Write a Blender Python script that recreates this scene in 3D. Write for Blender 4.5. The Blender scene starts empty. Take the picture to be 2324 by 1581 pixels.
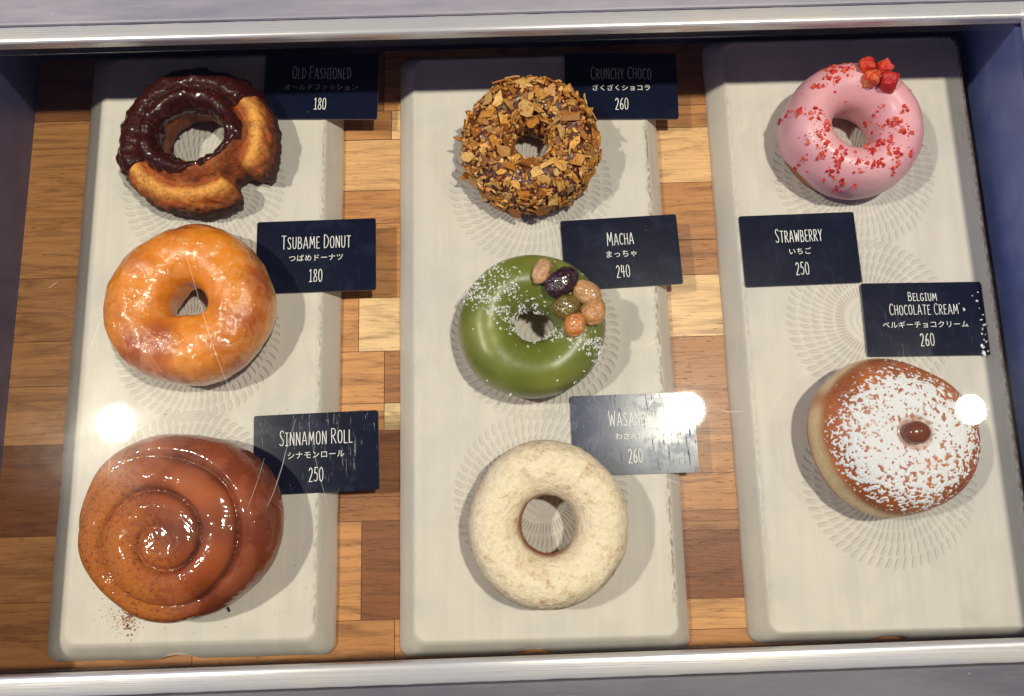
import bpy, math, random
import numpy as np
from mathutils import Matrix, Vector, noise as mn

SC = bpy.context.scene
COL = SC.collection
PI = math.pi
R = math.radians

# ------------------------------------------------------------------ camera
FPX, CX, CY, CAMZ = 1700.0, 1162.0, 790.5, 0.41          # focal length in units of a 2324 px wide picture
TILT, ROLL = R(10.4), R(1.5)
_f = np.array([0, math.sin(TILT), -math.cos(TILT)])
_u0 = np.array([0, math.cos(TILT), math.sin(TILT)])
_r0 = np.array([1.0, 0, 0])
_r = _r0 * math.cos(ROLL) - _u0 * math.sin(ROLL)
_u = _u0 * math.cos(ROLL) + _r0 * math.sin(ROLL)
cam = bpy.data.cameras.new('camera')
cam.sensor_width = 36
cam.lens = FPX / 2324 * 36
cam.clip_start, cam.clip_end = 0.01, 50
cam_o = bpy.data.objects.new('camera', cam)
cam_o.matrix_world = Matrix(((_r[0], _u[0], -_f[0], 0), (_r[1], _u[1], -_f[1], 0), (_r[2], _u[2], -_f[2], CAMZ), (0, 0, 0, 1)))
COL.objects.link(cam_o)
SC.camera = cam_o


def at(px, py, z):
    """point of the plane at height z that was measured at (px, py) in the photograph"""
    d = _f + _r * (px - CX) / FPX + _u * (CY - py) / FPX
    k = (z - CAMZ) / d[2]
    return np.array([d[0] * k, d[1] * k, z])


# ------------------------------------------------------------------ world, exposure
W = bpy.data.worlds.new('World')
SC.world = W
W.use_nodes = True
bg = W.node_tree.nodes['Background']
_wt = W.node_tree                                       # dim room: dark ceiling, lighter towards the walls, blue glow added on the left
_tc = _wt.nodes.new('ShaderNodeTexCoord')
_sx = _wt.nodes.new('ShaderNodeSeparateXYZ')
_mr = _wt.nodes.new('ShaderNodeMapRange')
_mr.interpolation_type = 'SMOOTHSTEP'
_mr.inputs[1].default_value, _mr.inputs[2].default_value = .15, .85
_mx = _wt.nodes.new('ShaderNodeMix')
_mx.data_type = 'RGBA'
_mx.inputs[6].default_value = (.21, .22, .36, 1)
_mx.inputs[7].default_value = (.020, .022, .050, 1)
_mb = _wt.nodes.new('ShaderNodeMapRange')
_mb.interpolation_type = 'SMOOTHSTEP'
_mb.inputs[1].default_value, _mb.inputs[2].default_value = -.2, -.85
_mh = _wt.nodes.new('ShaderNodeMix')
_mh.data_type = 'RGBA'
_mh.inputs[6].default_value = (.10, .10, .165, 1)
_mh.inputs[7].default_value = (.16, .30, .95, 1)  # added blue glow from the left, brightens the right wall
_wt.links.new(_sx.outputs[0], _mb.inputs[0])
_wt.links.new(_mb.outputs[0], _mh.inputs[0])
_wt.links.new(_mh.outputs[2], _mx.inputs[6])
_wt.links.new(_tc.outputs['Generated'], _sx.inputs[0])
_wt.links.new(_sx.outputs[2], _mr.inputs[0])
_wt.links.new(_mr.outputs[0], _mx.inputs[0])
_wt.links.new(_mx.outputs[2], bg.inputs[0])
bg.inputs[1].default_value = 1.0
SC.view_settings.view_transform = 'Standard'
SC.view_settings.look = 'None'
SC.view_settings.exposure = 0
SC.view_settings.gamma = 1
SC.view_settings.use_curve_mapping = False
SC.cycles.max_bounces = 8
SC.cycles.transparent_max_bounces = 16
SC.cycles.sample_clamp_indirect = 4

GLASS_Z = 0.0700
LAMPS = [((-0.886, 0.160, 1.40), 18.5), ((0.3865, 0.156, 1.40), 16.0), ((1.017, 0.140, 1.40), 2.2)]


# ------------------------------------------------------------------ node helper
class G:
    def __init__(s, name):
        s.m = bpy.data.materials.new(name)
        s.m.use_nodes = True
        s.t = s.m.node_tree
        s.t.nodes.clear()
        s.out = s.t.nodes.new('ShaderNodeOutputMaterial')

    def n(s, typ, ins=None, **pr):
        nd = s.t.nodes.new(typ)
        for k, v in pr.items():
            setattr(nd, k, v)
        for k, v in (ins or {}).items():
            s.put(nd.inputs[k], v)
        return nd

    def put(s, sock, v):
        if isinstance(v, bpy.types.NodeSocket):
            s.t.links.new(v, sock)
        elif isinstance(v, bpy.types.Node):
            s.t.links.new(v.outputs[0], sock)
        else:
            if hasattr(sock.default_value, '__len__') and not hasattr(v, '__len__'):
                v = [v] * len(sock.default_value)
            if hasattr(sock.default_value, '__len__') and len(sock.default_value) == 4 and len(v) == 3:
                v = tuple(v) + (1,)
            sock.default_value = v

    def ma(s, op, a, b=0.0, c=0.0, clamp=False):
        return s.n('ShaderNodeMath', {0: a, 1: b, 2: c}, operation=op, use_clamp=clamp).outputs[0]

    def add(s, a, b): return s.ma('ADD', a, b)
    def mul(s, a, b): return s.ma('MULTIPLY', a, b)

    def mix(s, f, a, b, mode='MIX'):
        nd = s.t.nodes.new('ShaderNodeMix')
        nd.data_type = 'RGBA'
        nd.blend_type = mode
        s.put(nd.inputs[0], f)
        s.put(nd.inputs[6], a)
        s.put(nd.inputs[7], b)
        return nd.outputs[2]

    def ss(s, x, a, b):
        """smoothstep between a and b"""
        nd = s.n('ShaderNodeMapRange', {0: x, 1: a, 2: b, 3: 0.0, 4: 1.0}, interpolation_type='SMOOTHSTEP')
        return nd.outputs[0]

    def noise(s, vec, scale, detail=3, rough=.55, dist=0.0, out=0):
        nd = s.n('ShaderNodeTexNoise', {'Scale': scale, 'Detail': detail, 'Roughness': rough, 'Distortion': dist})
        s.put(nd.inputs['Vector'], vec)
        return nd.outputs[out]

    def vor(s, vec, scale, feature='F1', out='Distance', rand=1.0):
        nd = s.n('ShaderNodeTexVoronoi', {'Scale': scale, 'Randomness': rand}, feature=feature)
        s.put(nd.inputs['Vector'], vec)
        return nd.outputs[out]

    def map(s, vec, scale=(1, 1, 1), loc=(0, 0, 0), rot=(0, 0, 0)):
        return s.n('ShaderNodeMapping', {'Vector': vec, 'Scale': scale, 'Location': loc, 'Rotation': rot}).outputs[0]

    def obj(s): return s.n('ShaderNodeTexCoord').outputs['Object']

    def attr(s, name, out='Color'): return s.n('ShaderNodeAttribute', attribute_name=name).outputs[out]

    def bump(s, h, dist, strength=1.0, normal=None):
        ins = {'Height': h, 'Distance': dist, 'Strength': strength}
        nd = s.n('ShaderNodeBump', ins)
        if normal is not None:
            s.put(nd.inputs['Normal'], normal)
        return nd.outputs[0]

    def p(s, **k):
        nd = s.n('ShaderNodeBsdfPrincipled')
        for a, v in k.items():
            s.put(nd.inputs[a.replace('_', ' ')], v)
        return nd

    def done(s, shader):
        s.put(s.out.inputs[0], shader)
        return s.m


def lin(r, g, b):
    return tuple((v / 255 / 12.92 if v / 255 <= .04045 else ((v / 255 + .055) / 1.055) ** 2.4) for v in (r, g, b))


# ------------------------------------------------------------------ object helpers
def mesh(name, V, F, mats=(), parent=None, smooth=True, col=None, fmat=None):
    me = bpy.data.meshes.new(name)
    me.from_pydata([tuple(map(float, v)) for v in V], [], [tuple(f) for f in F])
    for m in (mats if isinstance(mats, (list, tuple)) else [mats]):
        me.materials.append(m)
    if fmat is not None:
        me.polygons.foreach_set('material_index', list(fmat))
    me.polygons.foreach_set('use_smooth', [bool(smooth)] * len(me.polygons))
    if col is not None:
        c = np.ones((len(V), 4), np.float32)
        c[:, :3] = col
        me.color_attributes.new('col', 'FLOAT_COLOR', 'POINT').data.foreach_set('color', c.ravel())
    me.update()
    o = bpy.data.objects.new(name, me)
    COL.objects.link(o)
    if parent:
        o.parent = parent
    return o


def tag(o, label=None, cat=None, group=None, kind=None):
    if label: o['label'] = label
    if cat: o['category'] = cat
    if group: o['group'] = group
    if kind: o['kind'] = kind
    return o


def thing(name, loc, label, cat, group=None, rz=0):
    o = bpy.data.objects.new(name, None)
    o.empty_display_size = .02
    o.location = tuple(map(float, loc))
    o.rotation_euler = (0, 0, rz)
    COL.objects.link(o)
    return tag(o, label, cat, group)


class MB:
    """collects shapes for one mesh"""
    def __init__(s): s.V, s.F, s.C = [], [], []

    def raw(s, V, F, c=None):
        k = len(s.V)
        s.V += [tuple(v) for v in V]
        s.F += [tuple(i + k for i in f) for f in F]
        if c is not None: s.C += [c] * len(V)

    def box(s, x0, x1, y0, y1, z0, z1, bev=0.0):
        b = bev
        if b <= 0:
            V = [(x, y, z) for z in (z0, z1) for y in (y0, y1) for x in (x0, x1)]
            s.raw(V, [(0, 2, 3, 1), (4, 5, 7, 6), (0, 1, 5, 4), (2, 6, 7, 3), (0, 4, 6, 2), (1, 3, 7, 5)])
            return
        def loop(i, z): return [(x0 + i, y0 + i, z), (x1 - i, y0 + i, z), (x1 - i, y1 - i, z), (x0 + i, y1 - i, z)]
        L = [loop(b, z0), loop(0, z0 + b), loop(0, z1 - b), loop(b * .3, z1 - b * .3), loop(b, z1)]
        V = sum(L, [])
        F = [(3, 2, 1, 0), (16, 17, 18, 19)]
        for k in range(4):
            for i in range(4):
                F.append((k * 4 + i, k * 4 + (i + 1) % 4, k * 4 + 4 + (i + 1) % 4, k * 4 + 4 + i))
        s.raw(V, F)

    def build(s, name, mats, parent=None, smooth=False):
        return mesh(name, s.V, s.F, mats, parent, smooth, np.array(s.C) if s.C else None)


def nz(p, f, seed=0.0):
    return mn.noise(Vector((p[0] * f + seed, p[1] * f + seed * 1.7, p[2] * f - seed)))


def nzA(V, f, seed=0.0):
    return np.array([nz(v, f, seed) for v in V])


def sstep(x, a, b):
    t = np.clip((x - a) / (b - a), 0, 1)
    return t * t * (3 - 2 * t)


def crom(P, n, closed=False):
    """smooth curve through points"""
    P = np.array(P, float)
    m = len(P)
    out = []
    segs = m if closed else m - 1
    for i in range(segs):
        if closed:
            a, b, c, d = P[(i - 1) % m], P[i], P[(i + 1) % m], P[(i + 2) % m]
        else:
            a, b, c, d = P[max(i - 1, 0)], P[i], P[i + 1], P[min(i + 2, m - 1)]
        for t in np.linspace(0, 1, n, endpoint=False):
            out.append(.5 * ((2 * b) + (c - a) * t + (2 * a - 5 * b + 4 * c - d) * t * t + (3 * b - a - 3 * c + d) * t ** 3))
    if not closed:
        out.append(P[-1])
    return np.array(out)


def resample(P, n, closed=True):
    P = np.array(P)
    Q = np.vstack([P, P[:1]]) if closed else P
    d = np.r_[0, np.cumsum(np.linalg.norm(np.diff(Q, axis=0), axis=1))]
    t = np.linspace(0, d[-1], n, endpoint=not closed)
    return np.stack([np.interp(t, d, Q[:, i]) for i in range(Q.shape[1])], 1)


# ================================================================== materials of the place
def wood_mat():
    g = G('butcher_block')
    co = g.obj()
    off = g.attr('col')                                    # per stave: tone, offset
    sp = g.n('ShaderNodeSeparateColor', {0: off})
    tone, sh = sp.outputs[0], sp.outputs[1]
    v = g.n('ShaderNodeVectorMath', {0: co, 1: g.n('ShaderNodeCombineXYZ', {0: g.mul(sh, 7.0), 1: g.mul(sh, 13.0), 2: g.mul(sh, 5.0)})}, operation='ADD').outputs[0]
    g1 = g.noise(g.map(v, (5, 42, 6)), 3.0, 5, .6, 1.6)      # broad figure
    g2 = g.noise(g.map(v, (40, 900, 40)), 1.0, 4, .65, .5)   # fine fibres
    g3 = g.ss(g.noise(g.map(v, (150, 1300, 100)), 1.0, 2, .5), .63, .72)   # pores
    light = g.mix(tone, lin(112, 58, 28), lin(224, 160, 98))
    light = g.mix(g.ss(tone, .8, 1.0), light, lin(238, 202, 150))
    dark = g.mix(.66, light, lin(70, 26, 8))
    c = g.mix(g.mul(g.ss(g1, .42, .72), .8), light, dark)
    c = g.mix(g.mul(g.ss(g2, .42, .72), .45), c, dark)
    c = g.mix(g.mul(g3, g.add(.35, g.mul(g1, .3))), c, lin(52, 24, 12))
    bl = g.add(g.mul(g2, .6), g.mul(g3, -.6))
    return g.done(g.p(Base_Color=c, Roughness=.42, Specular_IOR_Level=.35, Normal=g.bump(bl, .0004, .35)))


RING_Y = (-.089, -.004, .081)      # centres of the carved rings along a tray


def tray_mat():
    g = G('ceramic_glaze')
    co = g.obj()
    x, y, z = [g.n('ShaderNodeSeparateXYZ', {0: co}).outputs[i] for i in range(3)]
    tot = None
    for k, yc in enumerate(RING_Y):
        dy = g.ma('SUBTRACT', y, yc)
        r = g.ma('SQRT', g.add(g.mul(x, x), g.mul(dy, dy)))
        th = g.ma('ARCTAN2', dy, x)
        q = g.ma('DIVIDE', g.add(r, -.0135), .0064)
        ring, fr = g.ma('FLOOR', q), g.ma('FRACT', q)
        prof = g.ma('SINE', g.mul(fr, PI))                                  # thick in the middle of its ring
        ang = g.add(g.mul(th, 62.0), g.add(g.mul(ring, 2.3), g.mul(g.ma('POWER', fr, 1.6), 3.4)))
        s = g.ma('COSINE', ang)
        lens = g.ss(g.add(s, g.mul(prof, .9)), .35, 2.1)
        lens = g.mul(lens, g.mul(g.ss(r, .0133, .0142), g.ss(r, .0457, .0452)))
        lens = g.mul(lens, g.ss(prof, .05, .4))
        core = g.mul(g.mul(g.ma('COSINE', g.mul(r, 1900.0)), .28), g.ss(r, .0135, .011))
        e = g.add(lens, core)
        tot = e if tot is None else g.add(tot, e)
    wear = g.add(.45, g.mul(g.noise(co, 40, 2), 1.0))
    streak = g.noise(g.map(co, (170, 9, 60)), 1.0, 4, .6)
    blot = g.noise(co, 30, 4, .6)
    c = g.mix(g.ss(streak, .3, .75), (.665, .605, .535), (.605, .555, .495))
    c = g.mix(g.mul(g.ss(blot, .42, .72), .5), c, (.50, .475, .44))
    c = g.mix(g.mul(g.ss(g.noise(co, 11, 3, .5, .6), .40, .66), .35), c, (.54, .53, .52))
    c = g.mix(g.mul(tot, .13), c, (.40, .38, .36))
    fine = g.noise(co, 900, 3, .6)
    edge = g.attr('col')
    er = g.n('ShaderNodeSeparateColor', {0: edge}).outputs[0]
    eg = g.mul(er, g.ss(g.add(g.noise(g.map(co, (700, 260, 400)), 1.0, 3, .6), g.mul(er, .16)), .48, .72))
    c = g.mix(eg, c, g.mix(fine, lin(92, 62, 40), lin(140, 104, 70)))
    dots = g.ss(g.vor(co, 95), .07, .045)
    dots = g.mul(dots, g.ss(g.noise(co, 55, 1), .60, .66))
    c = g.mix(dots, c, lin(70, 45, 34))
    h = g.add(g.mul(g.mul(tot, wear), -1.0), g.add(g.mul(fine, .10), g.mul(streak, .35)))
    return g.done(g.p(Base_Color=c, Roughness=g.add(.36, g.mul(blot, .3)), Specular_IOR_Level=.3, Normal=g.bump(h, .0008, .7)))


def navy_mat(name='navy_paint', c1=(.078, .088, .21), c2=(.11, .122, .25)):
    g = G(name)
    co = g.obj()
    a = g.noise(co, 60, 4, .6)
    s = g.ss(g.noise(g.map(co, (300, 300, 30), rot=(.4, .3, .2)), 1.0, 4, .7), .66, .8)
    c = g.mix(g.ss(a, .35, .7), c1, c2)
    c = g.mix(g.mul(s, .25), c, (.14, .15, .22))
    return g.done(g.p(Base_Color=c, Roughness=g.add(.32, g.mul(a, .2)), Specular_IOR_Level=.5, Normal=g.bump(a, .0008, .2)))


def alu_mat():
    g = G('brushed_aluminium')
    co = g.obj()
    b = g.noise(g.map(co, (8, 1500, 1500)), 1.0, 5, .65)
    l = g.noise(g.map(co, (14, 30, 30)), 1.0, 3)
    sc = g.ss(g.noise(g.map(co, (60, 700, 700), rot=(0, 0, .02)), 1.0, 3, .6), .62, .72)
    c = g.mix(b, (.56, .555, .565), (.72, .71, .71))
    c = g.mix(g.mul(g.ss(l, .5, .7), .6), c, (.80, .72, .58))
    c = g.mix(g.mul(g.ss(g.noise(g.map(co, (9, 20, 20), loc=(5, 0, 0)), 1.0, 3), .5, .7), .5), c, (.56, .58, .64))
    c = g.mix(g.mul(sc, .35), c, (.42, .42, .46))
    return g.done(g.p(Base_Color=c, Metallic=.45, Roughness=g.add(.20, g.mul(b, .14)), Normal=g.bump(b, .0003, .2)))


def body_mat(name='grey_paint', k=1.0):
    g = G(name)
    co = g.obj()
    a = g.noise(g.map(co, (10, 60, 30)), 1.0, 5, .65)
    s = g.ss(g.noise(g.map(co, (18, 320, 200), rot=(0, 0, .05)), 1.0, 4, .7), .60, .75)
    sp = g.mul(g.ss(g.vor(co, 70), .09, .05), g.ss(g.noise(co, 40, 1), .55, .6))
    c = g.mix(g.ss(a, .3, .7), (.125 * k, .12 * k, .155 * k), (.185 * k, .175 * k, .20 * k))
    c = g.mix(g.mul(s, .25), c, (.26, .25, .28))
    c = g.mix(sp, c, (.6, .58, .55))
    return g.done(g.p(Base_Color=c, Roughness=g.add(.34, g.mul(a, .25)), Specular_IOR_Level=.45, Normal=g.bump(g.add(a, s), .0006, .3)))


def glass_mat():
    g = G('clear_glass')
    geo = g.n('ShaderNodeNewGeometry')
    cs = g.n('ShaderNodeVectorMath', {0: geo.outputs['Incoming'], 1: geo.outputs['Normal']}, operation='DOT_PRODUCT').outputs['Value']
    k = g.ma('POWER', g.ma('SUBTRACT', 1.0, g.ma('ABSOLUTE', cs), clamp=True), 5.0)
    fr = g.add(.055, g.mul(k, .9))
    fr = g.mul(fr, g.ma('SUBTRACT', 1.0, geo.outputs['Backfacing']))
    co = g.obj()
    sm = g.ss(g.noise(co, 14, 5, .65), .42, .75)
    smear = g.mul(g.mul(g.add(.2, sm), .006), g.ma('SUBTRACT', 1.0, geo.outputs['Backfacing']))
    tr = g.n('ShaderNodeBsdfTransparent', {0: (.985, .995, .99)})
    gl = g.n('ShaderNodeBsdfGlossy', {'Color': (1, 1, 1), 'Roughness': .018})
    g2 = g.n('ShaderNodeBsdfGlossy', {'Color': (1, 1, 1), 'Roughness': .22})
    m1 = g.n('ShaderNodeMixShader', {0: fr, 1: tr.outputs[0], 2: gl.outputs[0]})
    m2 = g.n('ShaderNodeMixShader', {0: smear, 1: m1.outputs[0], 2: g2.outputs[0]})
    return g.done(m2)


def scratch_mat():
    g = G('glass_scratch')
    tr = g.n('ShaderNodeBsdfTransparent')
    d = g.p(Base_Color=(.8, .78, .74), Roughness=.35)
    f = g.mul(g.noise(g.obj(), 160, 3), .5)
    return g.done(g.n('ShaderNodeMixShader', {0: f, 1: tr.outputs[0], 2: d.outputs[0]}))


M_WOOD, M_TRAY, M_NAVY, M_ALU, M_BODY, M_BODY2, M_GLASS, M_SCR = wood_mat(), tray_mat(), navy_mat(), alu_mat(), body_mat('grey_paint', .8), body_mat('lamplit_grey_paint', 1.75), glass_mat(), scratch_mat()

# ================================================================== wooden base
staves = []
def stave(px0, px1, py0, py1, tone):
    pm = (px0 + px1) / 2
    y1, y0 = at(pm, py0, 0)[1], at(pm, py1, 0)[1]
    ym = (py0 + py1) / 2
    staves.append((at(px0, ym, 0)[0], at(px1, ym, 0)[0], y0, y1, tone))

# three strips show between the trays; every stave is (x0, x1, y0, y1, tone) in metres
def strip(x0, x1, rows):
    for ya, yb, cuts in rows:
        y0, y1 = at(1162, yb, 0)[1], at(1162, ya, 0)[1]
        edges = [x0] + [c[0] for c in cuts[1:]] + [x1]
        for i, c in enumerate(cuts):
            staves.append((edges[i], edges[i + 1], y0, y1, c[1]))

strip(-.30, -.17, [(60, 250, [(0, .35)]), (250, 605, [(0, .80)]), (605, 748, [(0, .64)]), (748, 850, [(0, .70)]),
                   (850, 983, [(0, .74)]), (983, 1190, [(0, .14)]), (1190, 1340, [(0, .54)]), (1340, 1720, [(0, .42)])])
strip(-.17, .015, [(60, 245, [(0, .3), (-.072, .8)]), (245, 310, [(0, .62), (-.0675, .92)]), (310, 425, [(0, .88)]), (425, 500, [(0, .66)]),
                   (500, 668, [(0, .5), (-.08, .66)]), (668, 790, [(0, .78), (-.0855, .95)]), (790, 908, [(0, .80), (-.071, .40)]),
                   (908, 970, [(0, .82), (-.071, 1.0)]), (970, 1120, [(0, .22)]), (1120, 1175, [(0, .28)]),
                   (1175, 1400, [(0, .72), (-.0826, .14)]), (1400, 1720, [(0, .55), (-.065, .68)])])
strip(.015, .30, [(60, 250, [(0, .4)]), (250, 300, [(0, .6)]), (300, 425, [(0, .90)]), (425, 555, [(0, .58)]), (555, 635, [(0, .48)]),
                  (635, 775, [(0, .93)]), (775, 985, [(0, .42)]), (985, 1085, [(0, .64)]), (1085, 1170, [(0, .52)]), (1170, 1215, [(0, .36)]),
                  (1215, 1370, [(0, .10)]), (1370, 1440, [(0, .84)]), (1440, 1720, [(0, .6)])])
rnd = random.Random(3)
b = MB()
for (x0, x1, y0, y1, t) in staves:
    g_ = .00018
    b.raw([(x0 + g_, y0 + g_, 0), (x1 - g_, y0 + g_, 0), (x1 - g_, y1 - g_, 0), (x0 + g_, y1 - g_, 0)], [(0, 1, 2, 3)], (t, rnd.random(), 0))
b.raw([(-.31, -.14, -.0006), (.31, -.14, -.0006), (.31, .27, -.0006), (-.31, .27, -.0006)], [(0, 1, 2, 3)], (.0, .5, 0))
base = b.build('wooden_base', [M_WOOD])
tag(base, kind='structure')
base.name = 'ground_board'

# ================================================================== display case
case = thing('display_case', (0, .09, 0), 'navy glass topped display case with bright aluminium rails round the doughnuts', 'display case')
case.location = (0, 0, 0)
RZ = .076
YB, YF = .2205, -.0693                 # inner edges of back and front rails
YBW, YFW = .2585, -.118                # back and front walls at the base
XL0, XL1, XR0, XR1 = -.279, -.262, .2735, .2575
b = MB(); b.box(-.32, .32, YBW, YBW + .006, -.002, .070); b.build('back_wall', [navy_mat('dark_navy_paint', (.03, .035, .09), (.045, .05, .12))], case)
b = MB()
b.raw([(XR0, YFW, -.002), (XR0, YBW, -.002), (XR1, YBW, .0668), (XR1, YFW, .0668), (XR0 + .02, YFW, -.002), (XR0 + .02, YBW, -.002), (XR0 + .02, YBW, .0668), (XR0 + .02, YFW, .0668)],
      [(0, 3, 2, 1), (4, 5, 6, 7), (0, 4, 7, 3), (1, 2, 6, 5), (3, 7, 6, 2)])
b.build('side_wall', [navy_mat('reflection_blue', (.12, .16, .40), (.17, .21, .45))], case)  # navy made lighter and bluer, the wall's glossy reflection put into its colour
b = MB()
b.raw([(XL0, YFW, -.002), (XL0, YBW, -.002), (XL1, YBW, .0668), (XL1, YFW, .0668), (XL0 - .02, YFW, -.002), (XL0 - .02, YBW, -.002), (XL0 - .02, YBW, .0668), (XL0 - .02, YFW, .0668)],
      [(0, 1, 2, 3), (4, 7, 6, 5), (0, 3, 7, 4), (1, 5, 6, 2), (3, 2, 6, 7)])
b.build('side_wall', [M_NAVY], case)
b = MB(); b.box(-.32, .32, YFW - .006, YFW, -.002, .070); b.build('front_wall', [M_NAVY], case)
RW = .0088
def worn(bm_x0, bm_x1, y0, y1, z0, z1, name, seed, outer):
    """rail whose outer edge wanders a little where paint has crept over it"""
    n = 160
    V, F = [], []
    for i in range(n + 1):
        x = bm_x0 + (bm_x1 - bm_x0) * i / n
        w = .00025 * mn.noise(Vector((x * 90, seed, 0))) + .0003 * max(0, mn.noise(Vector((x * 300, seed + 5, 0))))
        ya, yb = (y0, y1 + w) if outer > 0 else (y0 - w, y1)
        sec = [(ya, z0)] + [((ya + yb) / 2 - (yb - ya) / 2 * math.copysign(abs(math.cos(a)) ** .5, math.cos(a)), z1 - .0016 + .0016 * math.sin(a) ** .7) for a in np.linspace(0, PI, 15)] + [(yb, z0)]
        m = len(sec)
        V += [(x, q[0], q[1]) for q in sec]
    for i in range(n):
        for k in range(m):
            F.append((i * m + k, (i + 1) * m + k, (i + 1) * m + (k + 1) % m, i * m + (k + 1) % m))
    F += [tuple(range(m)), tuple(n * m + k for k in range(m))]
    return mesh(name, V, F, [M_ALU], case, True)
worn(-.32, XR1 + .0005, YB, YB + RW, .0702, RZ, 'rail', 1.0, 1)
front_rail = worn(-.32, .32, YF - RW, YF, .0702, RZ, 'rail', 4.0, -1)
b = MB(); b.box(XR1 + .0007, XR1 + .0012, YF + .0003, YB + RW, .0702, RZ + .0002); b.box(XR1 + .0013, XR1 + .010, YF + .0003, YB + RW, .0702, RZ - .0004, .0008); b.build('rail', [M_ALU], case)
b = MB(); b.box(XL1 - .010, XL1, YF + .0003, YB - .0003, .0702, RZ, .0006); b.build('rail', [M_ALU], case)
b = MB()
b.box(-.34, .34, YB + RW + .0016, .42, .060, RZ - .0015, .0012)
b.build('top_panel', [M_BODY2], case)  # same grey paint as the front, extra lamplight lightened into its colour
b = MB(); b.box(-.34, .34, YB + RW + .0002, YB + RW + .0016, .060, RZ - .0035); b.build('sealing_gap', [M_NAVY], case)
b = MB(); b.box(-.34, .34, -.30, YF - RW - .0008, .060, RZ - .0015, .0012); front_panel = b.build('top_panel', [M_BODY], case)
for o in (front_rail, front_panel):                  # the front edge of the case is not quite parallel to the back one
    for v in o.data.vertices:
        v.co.y -= .0096 * (.27 - v.co.x)
b = MB(); b.box(XR1 + .0115, .36, YF + .0003, YB + RW, .060, RZ - .0012, .0012); b.build('top_panel', [M_BODY], case)
b = MB(); b.box(XL1 - .006, XR1 - .0006, YF - .011, YB + .006, GLASS_Z - .003, GLASS_Z)
glass = b.build('glass_lid', [M_GLASS], case)

def scratch(pts, w, name='scratch'):
    P = [at(x, y, GLASS_Z + .00006) for x, y in pts]
    P = crom(P, 8)
    V, F = [], []
    for i, p in enumerate(P):
        d = P[min(i + 1, len(P) - 1)] - P[max(i - 1, 0)]
        n = np.array([-d[1], d[0], 0]); n /= np.linalg.norm(n)
        ww = w * (.35 + .65 * math.sin(PI * (i + .5) / len(P)))
        V += [p + n * ww / 2, p - n * ww / 2]
    F = [(2 * i, 2 * i + 1, 2 * i + 3, 2 * i + 2) for i in range(len(P) - 1)]
    return mesh(name, V, F, [M_SCR], glass, False)

for pts, w in (([(408, 535), (440, 640), (478, 770), (520, 885), (555, 985)], .00035), ([(672, 950), (650, 1020), (640, 1060), (620, 1120), (606, 1150)], .00045),
               ([(258, 985), (250, 1030), (246, 1085)], .0003), ([(238, 940), (232, 1000), (226, 1050)], .0005), ([(1460, 790), (1495, 770)], .0003),
               ([(1480, 1080), (1520, 1090), (1545, 1100)], .0003), ([(700, 960), (720, 1060), (745, 1150)], .00025), ([(130, 640), (110, 655)], .0005),
               ([(70, 92), (85, 98), (98, 90), (118, 84)], .0003), ([(1620, 925), (1650, 935), (1690, 933)], .0003), ([(232, 720), (205, 790)], .0003),
               ([(560, 1160), (585, 1090), (600, 1040)], .00022)):
    scratch(pts, w)

# ------------------------------------------------------------------ ceiling lamps (their discs are what the glass mirrors)
def lamp_mat(name, base):
    g = G(name)
    return g.done(g.p(Base_Color=base, Roughness=.5))
M_CAN = lamp_mat('lamp_can', (.05, .05, .055))
for k, (p, e) in enumerate(LAMPS):
    lo = thing('ceiling_lamp', p, ('round black ceiling spotlight above the left tray', 'round black ceiling spotlight above the middle tray', 'round black ceiling spotlight beyond the right end of the case')[k], 'lamp', 'ceiling spotlights mirrored in the glass')
    V, F = [], []
    for r_, z_ in ((.031, 0), (.046, 0), (.046, .09), (.0, .09)):
        V += [(r_ * math.cos(a), r_ * math.sin(a), z_) for a in np.linspace(0, 2 * PI, 40, endpoint=False)]
    for j in range(3):
        F += [(j * 40 + i, j * 40 + (i + 1) % 40, j * 40 + 40 + (i + 1) % 40, j * 40 + 40 + i) for i in range(40)]
    mesh('can', V, F, [M_CAN], lo, True)
    L = bpy.data.lights.new('lamp_light', 'AREA')
    L.shape = 'DISK'; L.size = (.074, .074, .066)[k]
    L.energy = e
    L.color = (1.0, .925, .775)
    lb = bpy.data.objects.new('lamp_light', L)
    lb.location = (0, 0, -.001)
    lb.parent = lo
    COL.objects.link(lb)


# ================================================================== trays
def rrect(x0, x1, y0, y1, r, n=8, m=26):
    pts = []
    def arc(cx, cy, a0):
        for i in range(n + 1):
            a = a0 + PI / 2 * i / n
            pts.append((cx + r * math.cos(a), cy + r * math.sin(a)))
    def line(a, b_):
        for i in range(1, m):
            pts.append((a[0] + (b_[0] - a[0]) * i / m, a[1] + (b_[1] - a[1]) * i / m))
    arc(x1 - r, y1 - r, 0); line((x1 - r, y1), (x0 + r, y1))
    arc(x0 + r, y1 - r, PI / 2); line((x0, y1 - r), (x0, y0 + r))
    arc(x0 + r, y0 + r, PI); line((x0 + r, y0), (x1 - r, y0))
    arc(x1 - r, y0 + r, 1.5 * PI); line((x1, y0 + r), (x1, y1 - r))
    return pts


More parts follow.
